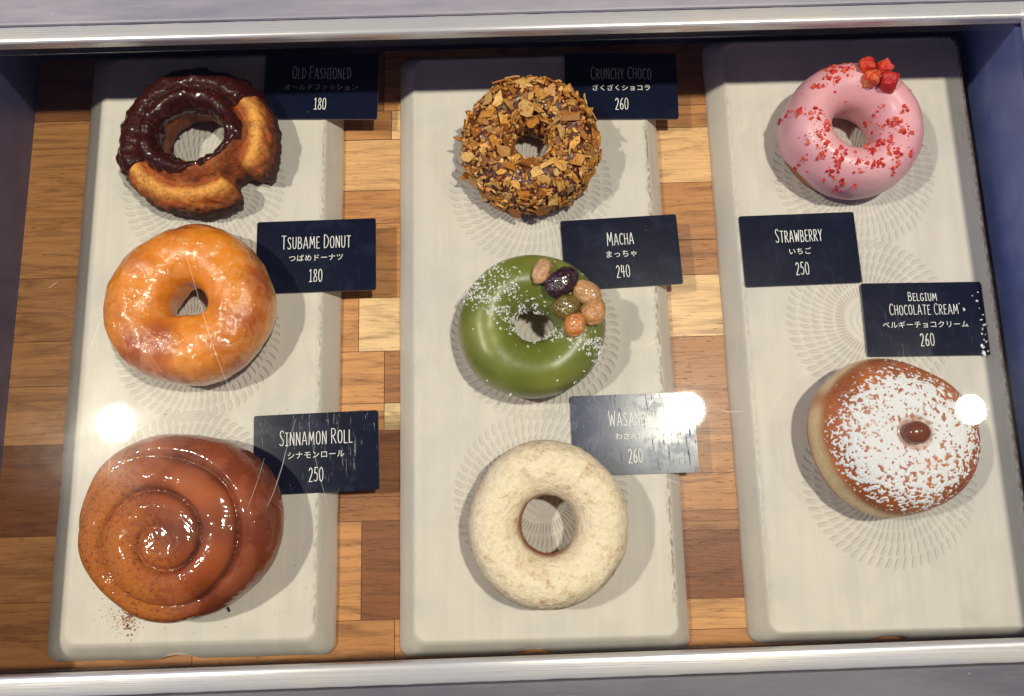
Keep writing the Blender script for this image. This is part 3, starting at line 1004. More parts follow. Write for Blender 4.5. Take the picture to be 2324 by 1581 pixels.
def matcha():
    c = at(1209, 742, Z0 + .016); c[2] = Z0
    t = thing('green_doughnut', c, 'green iced ring doughnut topped with candied beans and sugar dust', 'doughnut', 'doughnuts in the case')
    prof = torus_prof(.0368, .0108, .0335, 90, 1.0, .88, .06)
    nT = 240
    def fn(V, th):
        r = np.linalg.norm(V[:, :, :2], axis=2)
        inner = 1 - sstep(r, .009, .026)
        V = V * 1.0
        V[:, :, :2] *= (1 + inner * (.06 * np.cos(2 * th + 1) + .05 * np.cos(3 * th))[:, None])[..., None]
        V[:, :, :2] *= (1 + .01 * np.cos(2 * th - .7))[:, None, None]
        return V
    V = ring_grid(prof, nT, fn)
    N = grid_normals(V)
    if (N[:, :, 2][V[:, :, 2] > .03]).mean() < 0: N = -N
    V = lumps(V, N, [(26, .0014), (60, .0006), (140, .00012)], 4.4)
    V[:, :, 2] = np.maximum(V[:, :, 2], 0)
    z = V[:, :, 2]; r = np.linalg.norm(V[:, :, :2], axis=2)
    n1 = nzA(V.reshape(-1, 3), 60, 4).reshape(nT, -1)
    col = mixc(lin(222, 186, 128), lin(180, 110, 52), np.clip(.4 + n1, 0, 1))
    dough_object('ring', V, [dough_mat('pale_crust', .2, .6)], t, col)
    m = (z - .0075 - n1 * .0012) / .003
    g = G('green_icing')
    co = g.obj()
    a = g.noise(co, 38, 3, .5)
    cc = g.mix(g.ss(a, .35, .7), lin(102, 110, 34), lin(130, 134, 54))
    mi = g.done(g.p(Base_Color=cc, Roughness=.40, Subsurface_Weight=.10, Subsurface_Radius=(.9, 1, .4), Subsurface_Scale=.003, Coat_Weight=.25, Coat_Roughness=.32,
                    Normal=g.bump(g.add(a, g.mul(g.noise(co, 160, 3), .15)), .0016, .7)))
    skin('green_icing', V, N, m, .0010, [mi], t)
    rng = random.Random(21)
    def loc(px, py, dz=0.0):
        q = at(px, py, Z0 + .033)
        for _ in range(4):
            h = height_at(V, q[0] - c[0], q[1] - c[1])
            q = at(px, py, Z0 + h + dz)
        return q - c
    beans = [(1231, 616, .0072, .0046, .0040, 62, lin(204, 156, 116), 'pale pink candied bean'), (1275, 641, .0100, .0066, .0055, 36, lin(52, 18, 34), 'glossy dark purple candied bean'),
             (1334, 667, .0082, .0062, .0050, -35, lin(200, 150, 100), 'tan candied bean'), (1347, 706, .0078, .0062, .0050, 70, lin(204, 146, 90), 'tan candied bean'),
             (1285, 697, .0076, .0066, .0054, 20, lin(120, 98, 28), 'olive green candied bean'), (1305, 737, .0062, .0056, .0046, 60, lin(214, 130, 44), 'orange candied bean')]
    for k, (px, py, a_, b_, h_, rot, colr, lab) in enumerate(beans):
        q = loc(px, py, .003)
        EV, EF = ellipsoid_mesh((a_, b_, h_), k * 3.1, .13, 36)
        bm = plain_food('candied_bean', colr, .22, .35, .6, ((240, .8), (620, .4)), .0018, (tuple(v * .62 for v in colr), 150))
        o = mesh('candied_bean', EV, EF, [bm], t, True)
        o.location = tuple(q); o.rotation_euler = (rng.uniform(-.15, .15), rng.uniform(-.15, .15) + (.15 if q[0] > .02 else 0), R(rot))
        o['label'] = lab
    # sugar dust: two drifts across the ring
    P, NN = V.reshape(-1, 3), N.reshape(-1, 3)
    def seg_d(ax, ay, bx, by):
        A, B = at(ax, ay, Z0 + .032) - c, at(bx, by, Z0 + .032) - c
        d = B - A
        tt = np.clip(((P[:, 0] - A[0]) * d[0] + (P[:, 1] - A[1]) * d[1]) / (d[0] ** 2 + d[1] ** 2), 0, 1)
        return np.hypot(P[:, 0] - A[0] - tt * d[0], P[:, 1] - A[1] - tt * d[1])
    w = 1.0 * np.exp(-(seg_d(1075, 665, 1185, 745) / .0042) ** 2) + .45 * np.exp(-(seg_d(1110, 640, 1200, 690) / .0065) ** 2)
    w += .9 * np.exp(-(seg_d(1255, 745, 1365, 790) / .0034) ** 2) + .25 * np.exp(-(seg_d(1120, 610, 1150, 640) / .006) ** 2) + .35 * np.exp(-(seg_d(1340, 770, 1352, 815) / .004) ** 2) + .006
    w *= np.where((P[:, 2] > .014), np.hypot(P[:, 0], P[:, 1]), 0)
    cdf = np.cumsum(w) / w.sum()
    mb = MB()
    for _ in range(2300):
        i = int(np.searchsorted(cdf, rng.random()))
        p = P[i] + NN[i] * .0011 + np.array([rng.gauss(0, .0005), rng.gauss(0, .0005), 0])
        s = .00009 + .00046 * rng.random() ** 2.4
        for _k in range(1 if s < .0003 else 4):
            grain(mb, p + np.array([rng.gauss(0, s * .8), rng.gauss(0, s * .8), 0]), s, rng)
    for k, (px, py, a_, b_, h_, rot, colr, lab) in enumerate(beans):
        q = loc(px, py, .003)
        cnt = (4, 14, 12, 16, 34, 90)[k]
        for _ in range(cnt):
            al, rr = rng.uniform(0, 2 * PI), math.sqrt(rng.random()) * .75
            if k in (1, 2, 3, 4): al = rng.uniform(PI * .9, PI * 1.9)
            u, v = rr * math.cos(al), rr * math.sin(al)
            cr, sr_ = math.cos(R(rot)), math.sin(R(rot))
            lu, lv = (u * cr + v * sr_), (-u * sr_ + v * cr)
            x, y = lu * a_, lv * b_
            grain(mb, q + np.array([x * cr - y * sr_, x * sr_ + y * cr, h_ * math.sqrt(max(.05, 1 - lu * lu - lv * lv)) * 1.02]), rng.uniform(.00012, .00034), rng)
    o = mb.build('sugar_dusting', [M_SUGAR], t)
    o['kind'] = 'stuff'

matcha()


# ------------------------------------------------------------------ pale sugared ring
def sugared():
    c = at(1244, 1189, Z0 + .0165); c[2] = Z0
    t = thing('sugared_doughnut', c, 'pale cream ring doughnut thickly coated in fine sugar powder', 'doughnut', 'doughnuts in the case')
    prof = torus_prof(.0393, .0134, .035, 96, .98, .86, .08)
    nT = 300
    def fn(V, th):
        V = V * 1.0
        V[:, :, 1] *= 1.035
        V[:, :, :2] *= (1 + .01 * np.cos(3 * th + 1))[:, None, None]
        return V
    V = ring_grid(prof, nT, fn)
    N = grid_normals(V)
    if (N[:, :, 2][V[:, :, 2] > .03]).mean() < 0: N = -N
    V = lumps(V, N, [(30, .0010), (90, .0005), (260, .00035)], 5.5)
    V[:, :, 2] = np.maximum(V[:, :, 2], 0)
    z = V[:, :, 2]; r = np.linalg.norm(V[:, :, :2], axis=2)
    n1 = nzA(V.reshape(-1, 3), 50, 4).reshape(nT, -1)
    cover = np.clip(.55 * sstep(z, .003, .010) + .45 * sstep(z, .012, .026) - sstep(r, .0165, .0142) * sstep(z, .030, .024) * .9, 0, 1)
    ang = np.arctan2(V[:, :, 1], V[:, :, 0])
    cover = np.where(r < .0165, np.clip(cover + .9 * np.clip(.4 + 1.2 * np.cos(ang - .5), 0, 1), 0, 1), cover)
    col = np.stack([cover, n1 * 0, n1 * 0], -1)
    g = G('powder_coat')
    co = g.obj()
    cv = g.n('ShaderNodeSeparateColor', {0: g.attr('col')}).outputs[0]
    a = g.noise(co, 55, 5, .6, .4)
    b2 = g.noise(co, 240, 5, .7)
    f3 = g.noise(co, 560, 3, .75)
    crust = g.mix(a, lin(142, 88, 58), lin(186, 128, 88))
    pow_ = g.mix(g.ss(b2, .42, .72), lin(248, 231, 200), lin(234, 211, 178))
    bare = g.add(g.mul(g.ss(a, .52, .70), .28), g.mul(g.mul(g.ss(b2, .52, .68), g.ss(a, .40, .62)), .45))
    bare = g.add(bare, g.mul(g.ss(f3, .52, .7), .26))
    cov = g.mul(cv, g.ma('SUBTRACT', 1.0, bare, clamp=True))
    cc = g.mix(cov, crust, pow_)
    h = g.add(g.mul(b2, .5), g.mul(f3, .9))
    m = g.done(g.p(Base_Color=cc, Roughness=.85, Specular_IOR_Level=.2, Subsurface_Weight=.12, Subsurface_Radius=(1, .7, .4), Subsurface_Scale=.002, Normal=g.bump(h, .0013, .9)))
    dough_object('ring', V, [m], t, col)

sugared()


# ------------------------------------------------------------------ pink ring
def strawberry():
    c = at(1926, 301, Z0 + .016); c[2] = Z0
    t = thing('pink_doughnut', c, 'pink iced ring doughnut scattered with red freeze dried fruit pieces', 'doughnut', 'doughnuts in the case')
    prof = torus_prof(.0356, .0124, .0345, 90, 1.0, .88, .05)
    nT = 240
    def fn(V, th):
        V = V * 1.0
        V[:, :, :2] *= (1 + .012 * np.cos(2 * th + .5))[:, None, None]
        return V
    V = ring_grid(prof, nT, fn)
    N = grid_normals(V)
    if (N[:, :, 2][V[:, :, 2] > .03]).mean() < 0: N = -N
    V = lumps(V, N, [(24, .0012), (60, .0006), (140, .00014)], 8.4)
    V[:, :, 2] = np.maximum(V[:, :, 2], 0)
    z = V[:, :, 2]
    n1 = nzA(V.reshape(-1, 3), 60, 4).reshape(nT, -1)
    ang = np.degrees(np.arctan2(V[:, :, 1], V[:, :, 0]))
    r = np.linalg.norm(V[:, :, :2], axis=2)
    col = mixc(lin(216, 150, 74), lin(156, 84, 34), np.clip(.4 + n1, 0, 1))
    dough_object('ring', V, [dough_mat('golden_crust', .2, .6)], t, col)
    low = np.exp(-((ang + 138) / 26) ** 2) * sstep(r, .02, .03) * .0085
    inner_l = np.exp(-((np.abs(ang) - 180) / 45) ** 2) * (1 - sstep(r, .0135, .0165)) * .012
    m = (z - .0052 - low - inner_l - n1 * .0012) / .003
    g = G('pink_icing')
    co = g.obj()
    a = g.noise(co, 40, 3, .5)
    cc = g.mix(g.ss(a, .35, .7), lin(222, 160, 170), lin(232, 176, 182))
    d1 = g.ss(g.vor(co, 330), .24, .13)
    d1 = g.mul(d1, g.ss(g.noise(co, 95, 2), .50, .60))
    cc = g.mix(g.mul(d1, .75), cc, lin(206, 74, 84))
    mi = g.done(g.p(Base_Color=cc, Roughness=.42, Subsurface_Weight=.15, Subsurface_Radius=(1, .7, .7), Subsurface_Scale=.003, Coat_Weight=.2, Coat_Roughness=.25,
                    Normal=g.bump(g.add(a, g.mul(g.noise(co, 190, 3), .15)), .0014, .7)))
    skin('pink_icing', V, N, m, .0010, [mi], t)
    rng = random.Random(31)
    P, NN = V.reshape(-1, 3), N.reshape(-1, 3)
    # crumbs, denser in drifts measured on the ring
    spots = [(1885, 162, 16), (1925, 160, 18), (1885, 185, 16), (1800, 240, 12), (1822, 250, 10), (1850, 268, 20), (1875, 290, 14), (1855, 312, 26), (1872, 345, 20), (1905, 352, 16), (1950, 372, 22),
             (1900, 378, 16), (1990, 372, 18), (2035, 355, 16), (2010, 320, 26), (2050, 300, 20), (2035, 275, 20), (2010, 245, 16), (2055, 255, 10), (2030, 380, 10), (1925, 400, 10), (1980, 345, 12),
             (1860, 200, 10), (1895, 150, 10), (2065, 345, 8), (1840, 345, 10)]
    mb = MB()
    reds = [lin(206, 40, 30), lin(220, 58, 40), lin(188, 30, 30), lin(226, 92, 62)]
    for (px, py, sp) in spots:
        q0 = at(px, py, Z0 + .033) - c
        for _ in range(int(sp * 1.5)):
            x, y = q0[0] + rng.gauss(0, sp * .000105), q0[1] + rng.gauss(0, sp * .000105)
            d = (P[:, 0] - x) ** 2 + (P[:, 1] - y) ** 2 + (P[:, 2] < .014) * 1
            i = int(np.argmin(d))
            s = .0003 + .0011 * rng.random() ** 2.2
            chip(mb, P[i] + NN[i] * (.0011 + s * .15), NN[i], s, s * .8, rng, reds[rng.randrange(4)], .3, None, 1.3)
    for _ in range(60):
        i = rng.randrange(len(P))
        if P[i][2] < .014: continue
        s = .0002 + .0004 * rng.random()
        chip(mb, P[i] + NN[i] * .0011, NN[i], s, s * .7, rng, reds[rng.randrange(4)], .3)
    o = mb.build('fruit_crumbs', [plain_food('dried_fruit_crumb', None, .5, .25, .0, ((900, .6),), .0003, None, True)], t)
    o['kind'] = 'stuff'
    fm = plain_food('dried_fruit', lin(200, 38, 26), .5, .3, .0, ((420, .8), (1000, .4)), .0012, (lin(222, 98, 56), 220))
    fm2 = plain_food('dried_fruit_cut', lin(214, 62, 34), .5, .3, .0, ((420, .8), (1000, .4)), .0012, (lin(240, 168, 100), 240))
    fm3 = plain_food('dried_fruit_dark', lin(176, 24, 26), .45, .3, .0, ((420, .8), (1000, .4)), .0009, (lin(206, 54, 40), 170))
    for k, (px, py, s, mt) in enumerate(((1968, 149, .0037, fm), (2006, 155, .0036, fm), (1979, 178, .0040, fm2), (2017, 188, .0041, fm3))):
        q = at(px, py, Z0 + .036)
        for _ in range(4):
            h = height_at(V, q[0] - c[0], q[1] - c[1])
            q = at(px, py, Z0 + h + .0028)
        EV, EF = [], []
        n = 18
        VV, FF = ellipsoid_mesh((1, 1, 1), k * 5 + 1, .0, n)
        for v in VV:                                           # dried cube: soft box with dents
            vv = np.array(v); vv = np.sign(vv) * np.abs(vv) ** .55
            vv *= 1 + .30 * mn.noise(Vector(tuple(vv * 1.1 + k * 7))) + .16 * mn.noise(Vector(tuple(vv * 3.2 + k * 3)))
            vv *= s
            EV.append(vv)
        o = mesh('fruit_piece', EV, FF, [mt], t, True)
        o.location = tuple(q - c); o.rotation_euler = (rng.uniform(-.5, .5), rng.uniform(-.5, .5), rng.uniform(0, 3))

strawberry()


# ------------------------------------------------------------------ filled bun under icing sugar
def filled():
    c = at(2019, 992, Z0 + .018); c[2] = Z0
    t = thing('cream_filled_bun', c, 'round brown bun under icing sugar with chocolate cream at its top', 'doughnut', 'doughnuts in the case')
    P = crom([(0, .0385), (.006, .0392), (.018, .0400), (.029, .0370), (.0370, .0300), (.0405, .0215), (.0412, .0160), (.0398, .0105), (.0345, .0038), (.026, 0), (.012, 0), (0, 0)], 16)
    prof = resample(P, 270, False)
    nT = 640
    th = np.linspace(0, 2 * PI, nT, endpoint=False)
    out = 1 + .02 * np.cos(2 * th + 2.6) + .012 * np.cos(3 * th)
    V = np.zeros((nT, len(prof), 3))
    V[:, :, 0] = np.cos(th)[:, None] * prof[:, 0] * out[:, None]
    V[:, :, 1] = np.sin(th)[:, None] * prof[:, 0] * out[:, None] * .94
    V[:, :, 2] = prof[:, 1]
    N = grid_normals(V, False)
    if (N[:, 20:80, 2]).mean() < 0: N = -N
    N[:, 0] = (0, 0, 1); N[:, -1] = (0, 0, -1)
    V = lumps(V, N, [(26, .0016), (80, .0006)], 9.2)
    V[:, :, 2] = np.maximum(V[:, :, 2], 0)
    V[:, 0] = V[:, 0].mean(0)
    # crease where the pale belt pinches
    z = V[:, :, 2]
    ang = np.degrees(np.arctan2(V[:, :, 1], V[:, :, 0]))
    n1 = nzA(V.reshape(-1, 3), 60, 4).reshape(nT, -1)
    n2 = nzA(V.reshape(-1, 3), 20, 6).reshape(nT, -1)
    col = mixc(lin(188, 102, 40), lin(142, 68, 24), np.clip(.4 + n1 * .9, 0, 1))
    zc = .0172 + .0042 * np.cos(np.radians(ang - 200)) + .0018 * n2
    band = np.exp(-(np.abs(z - zc) / .0058) ** 4)
    pinch = np.exp(-((ang - 150) / 7) ** 2)
    band = band * (1 - .75 * pinch)
    col = col * (1 - band[..., None] * .95) + np.array(lin(232, 206, 156)) * band[..., None] * .95
    fa = nzA(V.reshape(-1, 3), 430, 2.0).reshape(nT, -1) * .6 + nzA(V.reshape(-1, 3), 900, 3.0).reshape(nT, -1) * .7
    dust = np.clip((fa + .60 - .95 * sstep(np.hypot(V[:, :, 0], V[:, :, 1]), .022, .042)) * 1.1, 0, 1) * .62 * sstep(z - zc, .0045, .009)   # thin dust between the clumps
    col = col * (1 - dust[..., None]) + np.array((.74, .70, .69)) * dust[..., None]
    dough_object('bun', V, [dough_mat('bun_crust', .25, .5, .15, .25, .05, .0008)], t, col, False)
    # icing sugar clumps
    Pf = V.reshape(-1, 3)
    a = nzA(Pf, 430, 2.0).reshape(nT, -1) * .6 + nzA(Pf, 900, 3.0).reshape(nT, -1) * .7
    lowf = nzA(Pf, 45, 5.0).reshape(nT, -1)
    rad = np.hypot(V[:, :, 0] + .0015, V[:, :, 1] + .001)
    dens = .34 - .80 * sstep(rad, .024, .0415) + .30 * lowf
    right = sstep(V[:, :, 0], -.005, .03) * .0
    dens = dens - right
    m = a + dens
    m = np.minimum(m, (z - zc - .0075 + a * .002) / .004)
    ccx, ccy = .0015, .0005
    m = np.minimum(m, (np.hypot(V[:, :, 0] - ccx, V[:, :, 1] - ccy) - .0080) / .002)
    g = G('sugar_coat')
    co = g.obj()
    f3 = g.noise(co, 800, 4, .7)
    ms = g.done(g.p(Base_Color=(.80, .79, .80), Roughness=.9, Specular_IOR_Level=.2, Subsurface_Weight=.15, Subsurface_Radius=(1, 1, 1), Subsurface_Scale=.0008, Normal=g.bump(f3, .0010, .8)))
    o = skin('icing_sugar', V, N, m, .0004, [ms], t, None, False, .0003, .5)
    # cream
    top = V[0, 0]
    EV, EF = ellipsoid_mesh((.0066, .0055, .0042), 2.0, .05)
    cm = plain_food('chocolate_cream', lin(112, 58, 34), .2, .2, .6, ((120, .5),), .0004, None, False, .1)
    o = mesh('chocolate_cream', EV, EF, [cm], t, True)
    o.location = (ccx, ccy, top[2] + .0024)
    EV, EF = [], []
    n = 40
    for i in range(n):
        al = 2 * PI * i / n
        rr = .0070 + .0004 * mn.noise(Vector((math.cos(al) * 2, math.sin(al) * 2, 1)))
        for j in range(10):
            be = 2 * PI * j / 10
            q = rr + .0008 * math.cos(be)
            EV.append((q * math.cos(al) * 1.06, q * math.sin(al) * .9, .0007 * math.sin(be)))
    for i in range(n):
        for j in range(10):
            EF.append((i * 10 + j, ((i + 1) % n) * 10 + j, ((i + 1) % n) * 10 + (j + 1) % 10, i * 10 + (j + 1) % 10))
    o = mesh('cream_rim', EV, EF, [plain_food('melted_sugar', lin(176, 136, 128), .25, .3, .5)], t, True)
    o.location = (ccx, ccy, top[2] + .0002)
    EV, EF = ellipsoid_mesh((.0016, .0020, .0012), 4.0, .1, 10)
    o = mesh('cream_drop', EV, EF, [plain_food('cream_drop', lin(190, 128, 112), .25, .3, .5)], t, True)
    o.location = (ccx - .0006, ccy + .0090, top[2] + .0006)

filled()


# ================================================================== price cards
GL = {
 'A': (.42, [[(0, 0), (.19, 1), (.23, 1), (.42, 0)], [(.07, .32), (.36, .33)]], []),
 'B': (.36, [[(.02, 0), (.02, 1)]], [[(.02, 1), (.22, .97), (.29, .77), (.2, .57), (.02, .53)], [(.02, .53), (.26, .49), (.36, .27), (.26, .04), (.02, 0)]]),
 'C': (.33, [], [[(.33, .86), (.25, .99), (.12, .94), (.03, .7), (.01, .35), (.08, .08), (.2, 0), (.33, .1)]]),
 'D': (.37, [[(.02, 0), (.02, 1)]], [[(.02, 1), (.2, .94), (.35, .68), (.35, .38), (.22, .08), (.02, 0)]]),
 'E': (.29, [[(.28, 1), (.02, .99), (.02, 0), (.29, .01)], [(.02, .52), (.23, .53)]], []),
 'F': (.29, [[(.29, 1), (.02, .99), (.02, 0)], [(.02, .53), (.23, .54)]], []),
 'G': (.37, [[(.35, .42), (.2, .42)]], [[(.33, .86), (.23, .99), (.1, .93), (.01, .65), (.02, .3), (.1, .04), (.24, .02), (.34, .15), (.35, .42)]]),
 'H': (.36, [[(.02, 0), (.02, 1)], [(.34, 0), (.34, 1)], [(.02, .52), (.34, .53)]], []),
 'I': (.22, [[(.11, 0), (.11, 1)], [(0, 1), (.22, 1)], [(0, 0), (.22, 0)]], []),
 'L': (.28, [[(.02, 1), (.02, .01), (.28, 0)]], []),
 'M': (.50, [[(.02, 0), (.07, 1), (.25, .32), (.43, 1), (.48, 0)]], []),
 'N': (.37, [[(.02, 0), (.03, 1), (.35, 0), (.35, 1)]], []),
 'O': (.37, [], [[(.18, 1), (.06, .88), (.01, .5), (.06, .1), (.18, 0), (.31, .1), (.36, .5), (.31, .9), (.18, 1)]]),
 'R': (.36, [[(.02, 0), (.02, 1)], [(.1, .5), (.36, 0)]], [[(.02, 1), (.24, .97), (.31, .75), (.22, .54), (.02, .49)]]),
 'S': (.31, [], [[(.3, .88), (.2, 1), (.07, .93), (.04, .73), (.15, .52), (.28, .3), (.25, .06), (.12, 0), (0, .1)]]),
 'T': (.35, [[(0, 1), (.35, .99)], [(.18, 1), (.17, 0)]], []),
 'U': (.36, [], [[(.02, 1), (.02, .65), (.03, .28), (.08, .05), (.18, 0), (.28, .05), (.33, .28), (.34, .65), (.34, 1)]]),
 'W': (.50, [[(0, 1), (.12, 0), (.25, .75), (.38, 0), (.5, 1)]], []),
 'Y': (.36, [[(0, 1), (.18, .48), (.36, 1)], [(.18, .48), (.18, 0)]], []),
 '1': (.25, [[(.02, .86), (.13, 1), (.13, 0)], [(0, 0), (.25, 0)]], []),
 '2': (.30, [[(.02, 0), (.3, 0)]], [[(.02, .82), (.1, .98), (.21, .97), (.28, .8), (.23, .52), (.12, .25), (.02, 0)]]),
 '4': (.32, [[(.07, 1), (.02, .42), (.32, .43)], [(.23, .95), (.23, 0)]], []),
 '5': (.29, [[(.28, 1), (.07, 1), (.05, .58)]], [[(.05, .58), (.18, .61), (.28, .4), (.24, .09), (.11, 0), (0, .08)]]),
 '6': (.30, [], [[(.25, .98), (.12, .8), (.03, .42), (.04, .12), (.15, 0), (.27, .1), (.28, .36), (.17, .5), (.05, .36)]]),
 '8': (.31, [], [[(.15, .53), (.04, .72), (.06, .92), (.15, 1), (.25, .92), (.26, .72), (.15, .53), (.03, .3), (.03, .08), (.15, 0), (.28, .08), (.28, .3), (.15, .53)]]),
 '0': (.33, [], [[(.16, 1), (.06, .88), (.01, .5), (.06, .1), (.16, 0), (.27, .1), (.32, .5), (.27, .9), (.16, 1)]]),
 ' ': (.20, [], []),
}


def ribbon(mb, P, w, z):
    """pen stroke with rounded ends"""
    P = np.array(P)
    V, F = [], []
    n = len(P)
    for i in range(n):
        d = P[min(i + 1, n - 1)] - P[max(i - 1, 0)]
        l = np.linalg.norm(d)
        nn = np.array([-d[1], d[0]]) / max(l, 1e-9)
        V += [(*(P[i] + nn * w / 2), z), (*(P[i] - nn * w / 2), z)]
    F = [(2 * i + 1, 2 * i + 3, 2 * i + 2, 2 * i) for i in range(n - 1)]
    mb.raw(V, F)
    for j, e in enumerate((P[0], P[-1])):
        zz = z + .000004 * (j + 1)
        mb.raw([(e[0] + w / 2 * math.cos(a), e[1] + w / 2 * math.sin(a), zz) for a in np.linspace(0, 2 * PI, 10, endpoint=False)], [tuple(range(10))])


def lettering(text, width, cap, cx, cy, pen, z, small=.86):
    """narrow hand drawn small capitals; the strokes lie a hair above each other"""
    gap = .15
    adv, items = 0, []
    first = True
    for ch in text:
        if ch == ' ':
            adv += .24; first = True
            continue
        up = ch.upper()
        s = 1.0 if (first or ch.isdigit()) else small
        w, st, cu = GL[up]
        items.append((up, adv, s))
        adv += w * s + gap
        first = False
    tot = adv - gap
    kx = width / tot
    mb = MB()
    rng = random.Random(len(text) * 7 + ord(text[0]))
    zi = 0
    for up, x0, s in items:
        w, st, cu = GL[up]
        dy = rng.gauss(0, .012)
        paths = [np.array(p[i:i + 2], float) for p in st for i in range(len(p) - 1)] + [crom(p, 6) for p in cu]
        for p in paths:
            q = np.stack([(x0 + p[:, 0] * s) * kx - width / 2 + cx, (p[:, 1] * s - .5 * small + dy) * cap + cy], 1)
            ribbon(mb, q, pen * rng.uniform(.92, 1.08), z + (zi % 5) * .000012)
            zi += 1
    return mb


def kana(text, width, cx, cy, z):
    cu = bpy.data.curves.new('tmp', 'FONT')
    cu.body = text
    cu.resolution_u = 3
    cu.space_character = 1.08
    o = bpy.data.objects.new('tmp', cu)
    COL.objects.link(o)
    dg = bpy.context.evaluated_depsgraph_get()
    me = o.evaluated_get(dg).to_mesh()
    V = np.array([tuple(v.co) for v in me.vertices]); F = [tuple(p.vertices) for p in me.polygons]
    bpy.data.objects.remove(o)
    lo, hi = V.min(0), V.max(0)
    k = width / (hi[0] - lo[0])
    V = (V - (lo + hi) / 2) * k
    V[:, 0] += cx; V[:, 1] += cy; V[:, 2] = z
    return V, F


def card_mat(name, scr, seed, tint=(.0055, .0075, .022)):
    g = G(name)
    co = g.map(g.obj(), loc=(seed * .37, seed * .21, 0))
    s1 = g.noise(g.map(co, (1100, 60, 1), rot=(0, 0, .25)), 1.0, 3, .6)
    s2 = g.noise(g.map(co, (900, 60, 1), rot=(0, 0, -.55)), 1.0, 3, .6)
    sm = g.noise(co, 60, 5, .65, .5)
    pt = g.noise(co, 380, 3)
    line = g.ma('MAXIMUM', g.ss(s1, .63, .72), g.ss(s2, .65, .74))
    line = g.mul(line, g.ss(sm, .38, .62))
    blot = g.ss(g.add(sm, g.mul(pt, .25)), .60, .80)
    c = g.mix(g.mul(g.add(g.mul(line, .35), g.mul(blot, .25)), scr, ), tint, (.06, .07, .15))
    dots = g.mul(g.ss(g.vor(co, 260), .10, .05), g.ss(g.noise(co, 90, 1), .6, .66))
    c = g.mix(g.mul(dots, .5), c, (.25, .26, .32))
    rough = g.add(.215, g.add(g.mul(blot, .05 * scr), g.mul(line, .20 * scr)))
    h = g.add(g.mul(line, -.9), g.mul(sm, .12))
    return g.done(g.p(Base_Color=c, Roughness=rough, Specular_IOR_Level=.25, Normal=g.bump(h, .0004, .12 + .16 * scr)))


def white_ink():
    g = G('white_print')
    return g.done(g.p(Base_Color=(.80, .80, .78), Roughness=.5, Specular_IOR_Level=.2))
M_INK = white_ink()
M_CARDEDGE = lamp_mat('card_edge', (.16, .15, .18))


def card(quad, z, lines, label, scr, seed, hcap=None):
    Q = np.array([at(x, y, z) for x, y in quad])
    cen = Q.mean(0)
    ux = (Q[1] - Q[0]) + (Q[2] - Q[3])
    rz = math.atan2(ux[1], ux[0])
    w = (np.linalg.norm(Q[1] - Q[0]) + np.linalg.norm(Q[2] - Q[3])) / 2
    h = (np.linalg.norm(Q[3] - Q[0]) + np.linalg.norm(Q[2] - Q[1])) / 2
    th = .0011
    t = thing('price_card', (cen[0], cen[1], z - th), label, 'price card', 'price cards beside the doughnuts', rz)
    mb = MB()
    r_ = .0012
    P = [(x, y) for x, y in rrect(-w / 2, w / 2, -h / 2, h / 2, r_, 4, 2)]
    n = len(P)
    V = [(x, y, 0) for x, y in P] + [(x, y, th) for x, y in P]
    F = [tuple(range(n - 1, -1, -1)), tuple(range(n, 2 * n))] + [(i, (i + 1) % n, n + (i + 1) % n, n + i) for i in range(n)]
    mesh('panel', V, F, [card_mat('card_face', scr, seed, (.014, .022, .075) if scr > 1 else (.0055, .0075, .022)), M_CARDEDGE], t, False, None, [1, 0] + [1] * n)
    zz = th + .00012
    for kind, txt, wf, yv, capf in lines:
        if kind == 'k':
            KV, KF = kana(txt, wf * w, 0, (.5 - yv) * h, zz)
            mesh('subtitle_lettering', KV, KF, [M_INK], t, False)
        else:
            mb = lettering(txt, wf * w, capf * h, 0 if kind != 'p' else 0, (.5 - yv) * h, .0100 * h if kind != 's' else .0085 * h, zz)
            mb.build('price_lettering' if kind == 'p' else 'title_lettering', [M_INK], t)
    return t


ZC = Z0 + .0014
def L3(title, wt, kn, wk, price, wp=.115):
    return [('t', title, wt, .315, .185), ('k', kn, wk, .525, 0), ('p', price, wp, .785, .168)]
card([(600, 120), (859, 122), (858, 270), (599, 271)], ZC, L3('Old Fashioned', .51, 'オールドファッション', .64, '180', .10),
     'dark card lettered Old Fashioned and 180, mostly in shade', .15, 1)
card([(580, 505), (852, 496), (854, 658), (583, 668)], ZC, L3('Tsubame Donut', .575, 'つばめドーナツ', .45, '180', .105),
     'dark navy card priced 180 tucked under the orange glazed ring', .35, 2)
card([(573, 945), (858, 931), (861, 1112), (577, 1126)], ZC, L3('Sinnamon Roll', .58, 'シナモンロール', .45, '250', .112),
     'scratched navy card lettered Sinnamon Roll and 250 beside the spiral bun', .6, 3)
card([(1281, 122), (1536, 122), (1539, 270), (1284, 271)], ZC, L3('Crunchy Choco', .535, 'ざくざくショコラ', .51, '260', .112),
     'dark card lettered Crunchy Choco and 260 behind the flaky ring', .15, 4)
card([(1271, 503), (1534, 486), (1551, 645), (1284, 660)], ZC, L3('Macha', .225, 'まっちゃ', .255, '240', .112),
     'navy card lettered Macha and 240 behind the green ring', .4, 5)
card([(1293, 900), (1575, 890), (1585, 1072), (1302, 1082)], ZC, L3('Wasanbon', .39, 'わさんぼん', .30, '260', .11),
     'heavily scratched shiny card priced 260 reflecting a lamp behind the sugared ring', 1.6, 6)
card([(1676, 491), (1938, 482), (1956, 641), (1693, 653)], ZC, L3('Strawberry', .40, 'いちご', .19, '250', .112),
     'navy card lettered Strawberry and 250 below the pink ring', .25, 7)
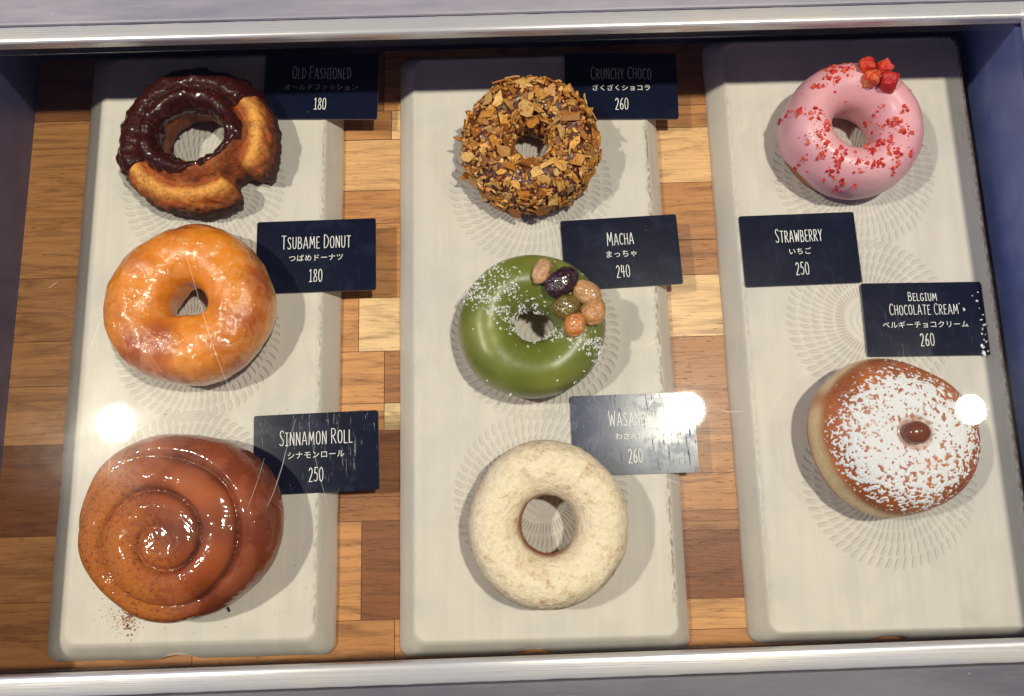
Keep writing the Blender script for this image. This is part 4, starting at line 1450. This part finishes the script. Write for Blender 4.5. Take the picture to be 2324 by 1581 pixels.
bc = card([(1953, 644), (2225, 640), (2247, 806), (1970, 810)], ZC + .0003,
     [('s', 'Belgium', .235, .20, .115), ('s', 'Chocolate Cream', .565, .375, .150), ('k', 'ベルギーチョコクリーム', .705, .575, 0), ('p', '260', .112, .795, .165)],
     'navy card lettered Belgium Chocolate Cream with white sugar specks on its right edge', .3, 8)


# ================================================================== crumbs
rng = random.Random(77)
mb = MB()
for (px, py, s) in ((2206, 672, .0007), (2187, 704, .0011), (2176, 690, .0005), (2216, 684, .0010), (2230, 715, .0009), (2233, 738, .0013), (2229, 748, .0008), (2228, 759, .0010), (2233, 772, .0007), (2228, 785, .0011),
                    (2231, 790, .0010), (2241, 798, .0008), (2231, 802, .0020), (2219, 664, .0006), (2236, 760, .0006), (2238, 776, .0009), (2222, 700, .0006), (2226, 727, .0009)):
    p = at(px, py, ZC + .0004)
    chip(mb, p + np.array([0, 0, s * .25]), (0, 0, 1), s * .8, s * .5, rng, (1, 1, 1), .2, None, 1.4)
o = mb.build('sugar_crumbs', [M_SUGAR])
tag(o, 'white sugar specks on the right edge of the dark card', 'sugar', kind='stuff')

mb = MB()
cin = [lin(176, 94, 50), lin(140, 72, 44), lin(196, 110, 60), lin(110, 58, 40)]
for _ in range(210):
    px, py = rng.gauss(292, 24), rng.gauss(1408, 17)
    p = at(px, py, Z0 + .0003)
    grain(mb, p, rng.uniform(.00012, .00040) * (1.5 if abs(px - 292) < 14 else .8), rng, cin[rng.randrange(4)])
for _ in range(260):
    px, py = rng.uniform(205, 715), rng.uniform(930, 1445)
    p = at(px, py, Z0 + .0003)
    if p[0] > -.1065 or p[0] < -.226: continue
    grain(mb, p, rng.uniform(.00010, .00034), rng, cin[rng.randrange(4)])
for _ in range(50):
    px, py = rng.uniform(960, 1500), rng.uniform(400, 1460)
    grain(mb, at(px, py, Z0 + .0003), rng.uniform(.00006, .00018), rng, cin[rng.randrange(4)])
o = mb.build('cinnamon_crumbs', [plain_food('cinnamon', None, .8, .0, .0, ((900, .5),), .0002, None, True)])
tag(o, 'brown cinnamon crumbs sprinkled on the tray below the spiral bun', 'crumbs', kind='stuff')
